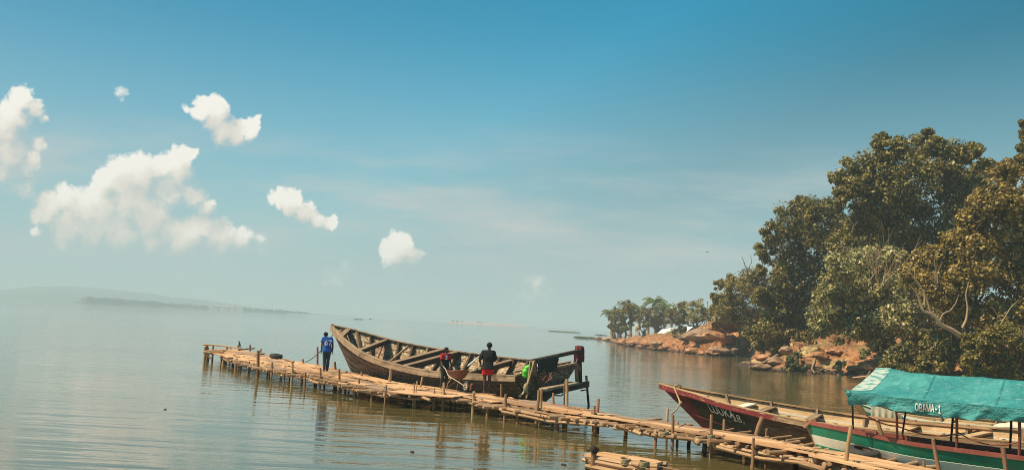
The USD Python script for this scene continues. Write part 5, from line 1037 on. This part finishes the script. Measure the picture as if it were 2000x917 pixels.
# --- the green boat behind
b4 = at_y(1683, 786, 29.5); fr_ = Hull(b4[:2], b4[:2]+V(.86, -.51)*10.5, .7, [(0, .03), (.06, .3), (.14, .52), (.3, .8), (.6, .92), (1, .6)], [(0, 1.1), (.2, .95), (.5, .85), (1, .95)], [(0, 1.1), (.2, 1.0), (.5, .95), (1, 1.0)], [(0, 0), (.3, -.25), (.8, -.25), (1, 0)], flare=.34)
fit(fr_, fr_.zn, [(1683, 786), (1720, 799), (1757, 809), (1830, 824), (1900, 830), (2100, 842)], 1); fit(fr_, fr_.zf, [(1683, 786), (1740, 796), (1800, 804), (1900, 816), (2000, 824), (2200, 838)], -1)
base = (fr_.pt(.5, 0, 1)+fr_.pt(.5, 0, -1))/2; base[2] = 0
FB = thing('moored_boat', 'dark green boat with a thin white stripe, mostly hidden behind the turquoise canopy', 'boat', base)
for sd in (1, -1): fr_.strakes(FB, [0, .10, .20, .55, 1.0], [M['g_green'], M['g_white'], M['g_green'], M['g_green']] if sd > 0 else [M['lk_in']]*4, th=-.028, lap=.010, sides=(sd,))
for sd in (1, -1): fr_.rail(FB, 'gunwale_rail', M['gunwale'] if sd < 0 else M['g_white'], .09, .06, sd, .04, .02, 0, .99)
part(FB, 'stem_post', MB().tube([(fr_.pt(0, t, 1)+fr_.pt(0, t, -1))/2+V(0, 0, .03) for t in (0, .4, 1)], .05, 6), M['g_green'], True)
for q in (.2, .34, .48, .62, .76):
    for sd in (1, -1): fr_.rib(FB, q, sd, .05, .06, M['thwart'], .8)
fr_.floor(FB, .8, M['lk_in'], 4, .16, .95)
for q in (.22, .42, .62): fr_.thwart(FB, q, q+.01, .22, .04, M['lk_in'], -.1, over=-.04)
M['cloth_stripe'] = plain('cream_cloth', (.55, .48, .36), .95, .45, 5)
p0, p1 = fr_.pt(.03, 0, 1, .07, .06), fr_.pt(.115, 0, 1, .07, .06); cloth('draped_cloth', 'cream folded cloth draped over the hidden green boat bow below the canopy', 'cloth', M['cloth_stripe'],
      np.array([[p0+(p1-p0)*u+V(*fr_.nn, 0)*(.03*math.sin(u*30+1)*(.3+s_)+.03-.06*s_)-V(0, 0, (.38-.22*u)*s_) for s_ in np.linspace(0, 1, 7)] for u in np.linspace(0, 1, 26)]))
single('rag_bundle', rock_mesh(fr_.pt(.40, .05, 1, -.1, .06), .26, 9, (2.2, .8, .5)), M['cloth_stripe'], 'pale crumpled bundle on the edge of the boat under the canopy', 'bundle', smooth=True)

# ---------------------------------------------------------------- people
from manifold3d import Manifold
def ball(p, r, n=14): return Manifold.sphere(r, n).translate(tuple(map(float, p)))
def limb(*pr, n=14):
    out = Manifold()
    for (a, ra), (b, rb) in zip(pr[:-1], pr[1:]): out += Manifold.batch_hull([ball(a, ra, n), ball(b, rb, n)])
    return out
def levels(L, grow_=0.0, n=14):
    """Torso from levels ((x half width, y, z, r), ...): hull of neighbouring pairs."""
    out = Manifold()
    for a, b in zip(L[:-1], L[1:]):
        out += Manifold.batch_hull([ball((s*q[0], q[1], q[2]), q[3]+grow_, n) for q in (a, b) for s in (-1, 1)])
    return out
def soft(m, edge=.03, it=8, lam=.5):
    m = m.refine_to_length(edge); v, f, _ = meshkit.arrays(m); tm = trimesh.Trimesh(v, f, process=True); trimesh.smoothing.filter_taubin(tm, lamb=lam, nu=lam+.03, iterations=it)
    return Manifold(manifold3d.Mesh(np.asarray(tm.vertices, np.float32), np.asarray(tm.faces, np.uint32)))
def hand(wrist, elbow, curl=.5, side=1, thumb=V(0, 1, 0), size=1.0):
    """Palm, four bent fingers of unequal length and a thumb from the side of the palm."""
    d = unit(np.subtract(wrist, elbow)); th = unit(thumb-d*(thumb@d)); pn = np.cross(d, th)*side; w = np.asarray(wrist); s = size
    m = Manifold.batch_hull([ball(w, .024*s, 10), ball(w+d*.085*s+th*.030*s, .014*s, 10), ball(w+d*.085*s-th*.030*s, .013*s, 10), ball(w+d*.03*s+th*.022*s, .016*s, 10)])
    for k, ln in enumerate((.070, .078, .072, .056)):
        o = w+d*.088*s+th*(.030-.020*k)*s; c = curl*(1+.1*k); q1 = o+(d*math.cos(c*.6)+pn*math.sin(c*.6))*ln*.45*s; q2 = q1+(d*math.cos(c*1.5)+pn*math.sin(c*1.5))*ln*.32*s; q3 = q2+(d*math.cos(c*2.2)+pn*math.sin(c*2.2))*ln*.25*s
        m += limb((o, .0095*s), (q1, .0088*s), (q2, .008*s), (q3, .007*s), n=8)
    o = w+d*.03*s+th*.028*s; q1 = o+unit(th*.8+d*.7)*.036*s; q2 = q1+unit(th*.35+d*1.0+pn*.4)*.03*s
    return m+limb((o, .012*s), (q1, .0105*s), (q2, .008*s), n=8)
M['skin'] = plain('dark_skin', (.060, .030, .019), .55, .12, 18, .002, .4); M['hair'] = plain('black_hair', (.012, .010, .009), .9, .3, 60, .01)
M['shirt_blue'] = plain('blue_jersey', (.012, .085, .34), .85, .22, 7, .012); M['jeans'] = plain('dark_teal_jeans', (.022, .050, .060), .9, .35, 9, .012); M['shirt_black'] = plain('black_shirt', (.016, .017, .016), .9, .35, 6, .012)
M['shorts_red'] = plain('red_shorts', (.50, .012, .016), .85, .22, 7, .012); M['red_cloth'] = plain('red_jersey', (.36, .018, .028), .85, .25, 8, .01); M['white_cloth'] = plain('white_jersey', (.66, .62, .56), .85, .15, 8, .008); M['trouser'] = plain('dark_grey_trousers', (.030, .036, .035), .9, .35, 8, .012); M['sandal'] = plain('worn_sandal', (.09, .05, .035), .8, .3, 20)
def person(label, base, face, sc, lean, head, arms, legs, torso_top, sleeves, legwear, colours, shoes='sandal', extra=None, twist=0.0):
    """Local frame: x to the person's right, y forwards, z up, feet at the origin, 1.75 m tall at scale 1."""
    f = unit(V(face[0], face[1], 0)); r_ = V(f[1], -f[0], 0)
    def place(m):
        v, fc, _ = meshkit.arrays(m); v = v*sc; return MB().add(base+np.outer(v[:, 0], r_)+np.outer(v[:, 1], f)+np.outer(v[:, 2], V(0, 0, 1)), fc, np.c_[v[:, 0]*1.0, v[:, 2]])
    lx, ly = lean                                               # shift of the shoulders sideways and forwards
    T = [(.075, 0, .90, .105), (.068, ly*.12, 1.02, .098), (.062, ly*.35+.005, 1.12, .096), (.088, ly*.7, 1.27, .10), (.118, ly*.95, 1.38, .082), (.135, ly, 1.435, .058)]
    neck0, hd = V(0, ly, 1.45), V(*head)
    hm = lambda p, g_=0, n=16: Manifold.batch_hull([ball(p+V(0, .012, .035), .082+g_, n), ball(p+V(0, -.018, .03), .086+g_, n), ball(p+V(0, .025, -.055), .052+g_, n), ball(p+V(0, -.02, -.03), .07+g_, n)])
    core = levels(T)+limb((neck0-V(0, 0, .02), .062), (hd+V(0, -.02, -.09), .054))
    sh = {s: V(s*.185, ly, 1.415) for s in (-1, 1)}; hip = {s: V(s*.088, 0, .90) for s in (-1, 1)}
    for s in (-1, 1):
        el, wr = map(lambda q: V(*q), arms[s]); core += limb((V(s*.12, ly, 1.41), .06), (sh[s], .056), ((sh[s]+el)/2, .047), (el, .040)) + limb((el, .039), (el*.6+wr*.4, .040), (wr, .026))
        kn, an = map(lambda q: V(*q), legs[s]); core += limb((hip[s], .098), ((hip[s]+kn)/2, .078), (kn, .056)) + limb((kn, .054), (kn*.68+an*.32+V(0, -.02, 0), .056), (an+V(0, 0, .02), .036))
        core += Manifold.batch_hull([ball(an+V(0, -.03, -.035), .034), ball(an+V(s*.01, .07, -.045), .030), ball(an+V(s*.015, .15, -.055), .022), ball(an, .036)])
    core = soft(core, .035, 7)
    hdm = hm(hd)+ball(hd+V(0, .098, -.005), .018, 8)+ball(hd+V(0, .104, -.022), .020, 8)
    for s in (-1, 1): hdm += ball(hd+V(s*.088, -.01, -.005), .024, 8)+ball(hd+V(s*.032, .083, .018), .014, 8)
    hdm += limb((hd+V(-.022, .083, -.055), .010), (hd+V(.022, .083, -.055), .010), n=8)
    core += soft(hdm, .02, 3)
    for s in (-1, 1): core += hand(arms[s][1], arms[s][0], arms.get('curl', .5), s, thumb=V(0, 1, .25) if 'thumb' not in arms else V(*arms['thumb']))
    t = thing('person', label, 'person', base)
    part(t, 'body', place(core), M['skin'], True)
    cap = hm(hd+V(0, -.004, .004), .011).trim_by_plane((0, -.55, 1), float((hd+V(0, 0, .012))@V(0, -.55, 1))/math.hypot(1, .55)); part(t, 'hair', place(soft(cap, .02, 2)), M['hair'], True)
    # shirt
    g_ = .020; top = levels([(a, b, max(c, torso_top), d) for a, b, c, d in T], g_)
    hem = Manifold.batch_hull([ball((s*(T[0][0]+.016), 0, torso_top), T[0][3]+g_+.014) for s in (-1, 1)]+[ball((s*T[1][0], T[1][1], 1.02), T[1][3]+g_) for s in (-1, 1)]); top += hem
    for s in (-1, 1):
        el, wr = V(*arms[s][0]), V(*arms[s][1]); k = sleeves; a = sh[s]; pts = [(V(s*.12, ly, 1.41), .06+g_), (a, .056+g_)]
        if k <= 1: pts += [(a+(el-a)*k*.5, .054+g_), (a+(el-a)*k, .052+g_*1.1)]
        else: pts += [((a+el)/2, .048+g_), (el, .044+g_)]
        sl = limb(*pts)
        if k <= 1: d = unit(el-a); sl = sl.trim_by_plane(tuple(-d), float((a+(el-a)*k)@-d))
        top += sl
        if k > 1: top += limb((el, .042+g_), (el+(wr-el)*(k-1), .036+g_))
    top = top.trim_by_plane((0, 0, 1), torso_top-.03).trim_by_plane((0, 0, -1), -1.49); sm = soft(top, .03, 5)
    v, fc, _ = meshkit.arrays(sm); n_ = meshkit.fbm(v*V(9, 9, 5), 3, int(sc*100))-.5; v = v+unit(V(0, -1, 0))*0+np.c_[v[:, 0], v[:, 1]-ly*.6, 0*v[:, 0]]*(n_*.22)[:, None]
    shirt = Manifold(manifold3d.Mesh(np.asarray(v, np.float32), np.asarray(fc, np.uint32))) if True else sm
    SP = part(t, 'shirt', place((v, fc)), M[colours[0]], True)
    # legwear
    lw = levels([(.075, 0, .95, .098), (.080, 0, .90, .106)], .010)
    for s in (-1, 1):
        kn, an = V(*legs[s][0]), V(*legs[s][1])
        if legwear == 'long': lw += limb((hip[s], .112), ((hip[s]+kn)/2, .094), (kn, .074), (kn*.6+an*.4, .072), (an+V(0, 0, -.01), .060))
        else: e = hip[s]+(kn-hip[s])*legwear; lw += limb((hip[s], .115), (e, .108)).trim_by_plane((0, 0, 1), float(e[2])-.03)
    if legwear == 'long': lw = lw.trim_by_plane((0, 0, 1), .045)
    part(t, 'trousers' if legwear == 'long' else 'shorts', place(soft(lw, .03, 5)), M[colours[1]], True)
    for s in (-1, 1):
        an = V(*legs[s][1]); so = Manifold.batch_hull([ball(an+V(0, -.045, -.068), .020, 10), ball(an+V(s*.03, .10, -.072), .018, 10), ball(an+V(-s*.02, .10, -.072), .018, 10), ball(an+V(s*.012, .185, -.072), .016, 10)]).trim_by_plane((0, 0, 1), -.01)
        so += limb((an+V(s*.045, .06, -.06), .010), (an+V(s*.01, .08, -.012), .012), (an+V(-s*.035, .06, -.06), .010), n=8)
        if shoes == 'shoe': so += Manifold.batch_hull([ball(an+V(0, -.04, -.035), .042, 10), ball(an+V(s*.01, .07, -.05), .040, 10), ball(an+V(s*.015, .16, -.058), .030, 10), ball(an+V(0, 0, 0), .045, 10)])
        part(t, 'shoe', place(so.trim_by_plane((0, 0, 1), .002)), M[colours[2]], True)
    if extra: extra(t, SP, place, (v, fc))
    return t
def back_print(text, h, zc, mat, xc=0.0, front=False):
    def fn(t, SP, place, vf):
        from scipy.spatial import cKDTree
        v, fc = vf; sgn = 1 if front else -1; k = v[:, 1]*sgn > np.median(v[:, 1]*sgn); tree_ = cKDTree(v[k][:, [0, 2]]); yy = v[k][:, 1]
        m = text_points(text, h, .006, True); q = np.array(m.vertices); w = q[:, 0].max(); out = []
        for x, z, d in q:
            X = (x-w/2)*(1 if not front else -1)+xc; Z = zc+z-h/2; _, i = tree_.query([X, Z], 4); out.append([X, (yy[i].min() if not front else yy[i].max())+sgn*(.010+d), Z])
        part(SP, 'number', place((np.array(out), np.array(m.faces))), M[mat])
    return fn
fb = at_z(636, 724, DZ+.03)
person('person in blue jersey numbered 67 and dark jeans, head bowed, on the jetty', fb, (-.42, .90), .985, (0, .10), (-.055, .20, 1.575), {-1: ((-.235, .03, 1.13), (-.225, .10, .88)), 1: ((.245, .0, 1.13), (.25, .03, .87)), 'curl': .55},
       {-1: ((-.085, .02, .49), (-.075, -.03, .08)), 1: ((.085, .05, .49), (.075, .04, .08))}, .87, .62, 'long', ('shirt_blue', 'jeans', 'sandal'), 'shoe', back_print('67', .21, 1.24, 'white_paint'))
fb = at_z(950, 767.5, DZ+.03)
person('person seen from behind in black shirt and bright red shorts on the jetty', fb, (-.10, .99), 1.0, (0, .02), (.02, .03, 1.635), {-1: ((-.30, -.02, 1.14), (-.24, .20, .98)), 1: ((.26, .05, 1.15), (.13, .27, 1.06)), 'curl': .9},
       {-1: ((-.085, .02, .49), (-.085, -.01, .08)), 1: ((.085, .02, .49), (.085, .02, .08))}, .86, .93, .56, ('shirt_black', 'shorts_red', 'sandal'), 'sandal')
fb = at_z(866, 757.5, DZ+.03)
def red_yoke(t, SP, place, vf):
    v, fc = vf; up_ = trimesh.Trimesh(v, fc, process=False); up_ = Manifold(manifold3d.Mesh(np.asarray(v*V(1.035, 1.05, 1.0), np.float32), np.asarray(fc, np.uint32)))
    part(SP, 'red_yoke', place(up_.trim_by_plane((0, 0, 1), 1.24)), M['red_cloth'], True)
    w = Manifold(manifold3d.Mesh(np.asarray(v*V(1.05, 1.09, 1.0), np.float32), np.asarray(fc, np.uint32))).trim_by_plane((0, 0, 1), 1.22).trim_by_plane((0, 0, -1), -1.40).trim_by_plane((1, 0, 0), .0).trim_by_plane((-1, 0, 0), -.09)
    part(SP, 'white_panel', place(w), M['white_cloth'], True)
wb0 = fb
person('slim person in a red, white and black jersey and dark trousers gripping the wheelbarrow handles', fb, (.62, -.78), .845, (0, .05), (.0, .07, 1.625), {-1: ((-.235, .06, 1.13), (-.24, .25, .92)), 1: ((.235, .06, 1.13), (.24, .25, .92)), 'curl': 1.1, 'thumb': (0, .3, 1)},
       {-1: ((-.085, .06, .49), (-.08, .0, .08)), 1: ((.085, .02, .49), (.08, -.08, .08))}, .93, .75, 'long', ('shirt_black', 'trouser', 'sandal'), 'sandal', red_yoke)

# ---------------------------------------------------------------- wheelbarrow
f = unit(V(.62, -.78, 0)); r_ = V(f[1], -f[0], 0); L = lambda x, y, z: wb0+r_*x+f*y+V(0, 0, z)
t = thing('wheelbarrow', 'rusty red-brown wheelbarrow held by the slim person on the jetty', 'wheelbarrow', L(0, .8, 0))
M['tray'] = plain('rusty_tray', (.20, .085, .055), .6, .4, 9, .01); M['bare_steel'] = plain('worn_steel_tube', (.42, .33, .23), .45, .25, 20)
for s in (-1, 1):
    part(t, 'handle', MB().tube([L(s*.20, .20, .80), L(s*.20, .36, .70), L(s*.21, .55, .50), L(s*.20, .78, .42), L(s*.15, 1.02, .34), L(s*.07, 1.36, .20)], [.020, .019, .018, .018, .017, .016], 7), M['bare_steel'], True)
    part(t, 'leg', MB().tube([L(s*.20, .74, .43), L(s*.22, .56, .20), L(s*.22, .52, .01)], .016, 6), M['bare_steel'], True)
    part(t, 'brace', MB().tube([L(s*.22, .52, .04), L(s*.14, .98, .34)], .012, 6), M['metal'], True)
G = []
for (z, y0, y1, x) in ((.40, .62, .98, .17), (.50, .56, 1.12, .24), (.66, .46, 1.26, .31), (.67, .44, 1.28, .33)):
    th = np.linspace(0, 2*math.pi, 29); G.append([L(x*np.sign(math.sin(a))*abs(math.sin(a))**.6, (y0+y1)/2+(y1-y0)/2*np.sign(math.cos(a))*abs(math.cos(a))**.6, z+.06*(math.cos(a) > .3)*(z > .6)) for a in th])
mb = MB().grid(np.array(G)); bt = np.array(G[0]); mb.add(np.vstack([bt, bt.mean(0)]), [[i, i+1, 29] for i in range(28)]); part(t, 'tray', mb, M['tray'], True)
part(t, 'tray_rim', MB().tube(np.array(G[3]), .012, 5), M['tray'], True)
wc = L(0, 1.36, .19); ax = r_; a_ = f; b_ = V(0, 0, 1); th = np.linspace(0, 2*math.pi, 29)
W = part(t, 'wheel', MB().grid(np.array([[wc+(a_*math.cos(x)+b_*math.sin(x))*(.155+.035*math.cos(p))+ax*.042*math.sin(p) for p in np.linspace(0, 2*math.pi, 9)] for x in th])), M['rubber'], True)
part(W, 'rim', MB().grid(np.array([[wc+(a_*math.cos(x)+b_*math.sin(x))*r+ax*w for r, w in ((.128, .03), (.10, .012), (.03, .03), (.03, -.03), (.10, -.012), (.128, -.03))] for x in th])), M['bare_steel'], True)
part(t, 'axle', MB().tube([wc-ax*.08, wc+ax*.08], .012, 6), M['metal'])
single('bollard_stump', MB().tube([at_z(921, 762, DZ), at_z(921, 762, DZ)+V(0, 0, .18), at_z(921, 762, DZ)+V(.02, 0, .25)], [.07, .08, .05], 8), M['rust_red'], 'short rusty stump on the jetty just right of the wheelbarrow wheel', 'stump', smooth=True)

# ---------------------------------------------------------------- birds and small things
M['feather'] = plain('black_feathers', (.016, .017, .020), .6, .3, 30)
def bird_perched(label, foot, h, face):
    f = unit(V(face[0], face[1], 0)); P = lambda y, z, x=0: foot+f*y*h+V(0, 0, z*h)+V(f[1], -f[0], 0)*x*h
    t = thing('bird', label, 'bird', foot)
    b = limb((P(.10, .78), .085*h), (P(.02, .52), .13*h), (P(-.06, .34), .105*h), (P(-.15, .18), .05*h))+limb((P(.10, .78), .07*h), (P(.14, .92), .075*h))+limb((P(.17, .92), .04*h), (P(.30, .93), .012*h), n=8)
    part(t, 'body', MB().tri(soft(b, .03*h*2, 3)), M['feather'], True)
    for s in (-1, 1):
        part(t, 'wing', MB().tri(Manifold.batch_hull([ball(P(.04, .66, s*.11), .05*h, 8), ball(P(-.05, .38, s*.12), .055*h, 8), ball(P(-.22, .08, s*.05), .02*h, 8)])), M['feather'], True)
        part(t, 'leg', MB().tube([P(0, .36, s*.05), P(.01, .0, s*.05)], .016*h, 5), M['black_metal'])
    part(t, 'tail', MB().beam(P(-.12, .22), P(-.42, -.18), .09*h, .02*h), M['feather'])
pf = at_z(466, 681, DZ); pf = at_y(467.5, 677.5, pf[1])
bird_perched('black bird perched on a post of the jetty, far end', pf, .42, (-.9, .3))
def bird_flying(label, c, span, face, seed):
    f = unit(V(*face)); s_ = unit(np.cross(f, V(0, 0, 1))); t = thing('bird', label, 'bird', c)
    part(t, 'body', MB().tri(limb((c+f*.22*span, .03*span), (c, .055*span), (c-f*.25*span, .02*span), n=10)), M['feather'], True)
    for k in (-1, 1):
        P = np.array([[c+f*.08*span, c-f*.10*span], [c+s_*k*.22*span+V(0, 0, .12*span)+f*.09*span, c+s_*k*.22*span+V(0, 0, .12*span)-f*.10*span], [c+s_*k*.5*span+V(0, 0, .05*span)-f*.02*span, c+s_*k*.5*span+V(0, 0, .05*span)-f*.06*span]]); part(t, 'wing', MB().shell(P, .015*span), M['feather'])
    part(t, 'tail', MB().beam(c-f*.2*span, c-f*.42*span, .12*span, .015*span), M['feather'])
bird_flying('small dark bird flying left of the big trees', at_y(1381, 492, 70), .30, (-.8, .5, .1), 1)
bird_flying('tiny dark bird in front of the left edge cloud', at_y(50, 348, 90), .25, (.8, .5, 0), 2)
bird_flying('dark bird skimming low over the lake beyond the big boat bow', at_y(723, 623, 80), .36, (.9, .3, 0), 3)
cz = at_z(699, 620.6, 0) if False else at_y(700, 619.5, 900); t = thing('canoe', 'distant dark canoe sliver on the lake near the horizon', 'canoe', (cz[0], cz[1], 0))
G = [[V(cz[0]+x*4.2, cz[1]+w*.5*(1-x*x), .55+.4*x*x), V(cz[0]+x*3.8, cz[1]+w*.3*(1-x*x), -.1)] for w in (-1, 1) for x in np.linspace(-1, 1, 9)]
for k in (0, 1): part(t, 'side', MB().shell(np.array(G[k*9:k*9+9]), .05), M['darkwood'])
for i, (px, py, r, lab) in enumerate(((805, 881, .05, 'dark floating scrap on the water left of the standing man reflection'), (323, 798, .025, 'tiny dark speck floating on the open water at lower left'), (1101, 906, .045, 'small dark floating debris left of the jetty stub'), (1150, 878, .04, 'dark twig end floating beside the jetty stub post'))):
    p = at_z(px, py, .01); single('floating_debris', rock_mesh(p, r, 40+i, (1.8, .8, .5), 2), M['darkwood'], lab, 'debris')

# ---------------------------------------------------------------- the air
g = Graph(); hz = g.add('principled_volume', color=(.80, .93, .97), density=1/1850., anisotropy=0.0)
single('haze', trimesh.creation.box(bounds=[[-8990, -600, -2.9], [8990, 9050, 64]]), g.build('haze_air', volume=hz+'.volume'), kind='stuff')
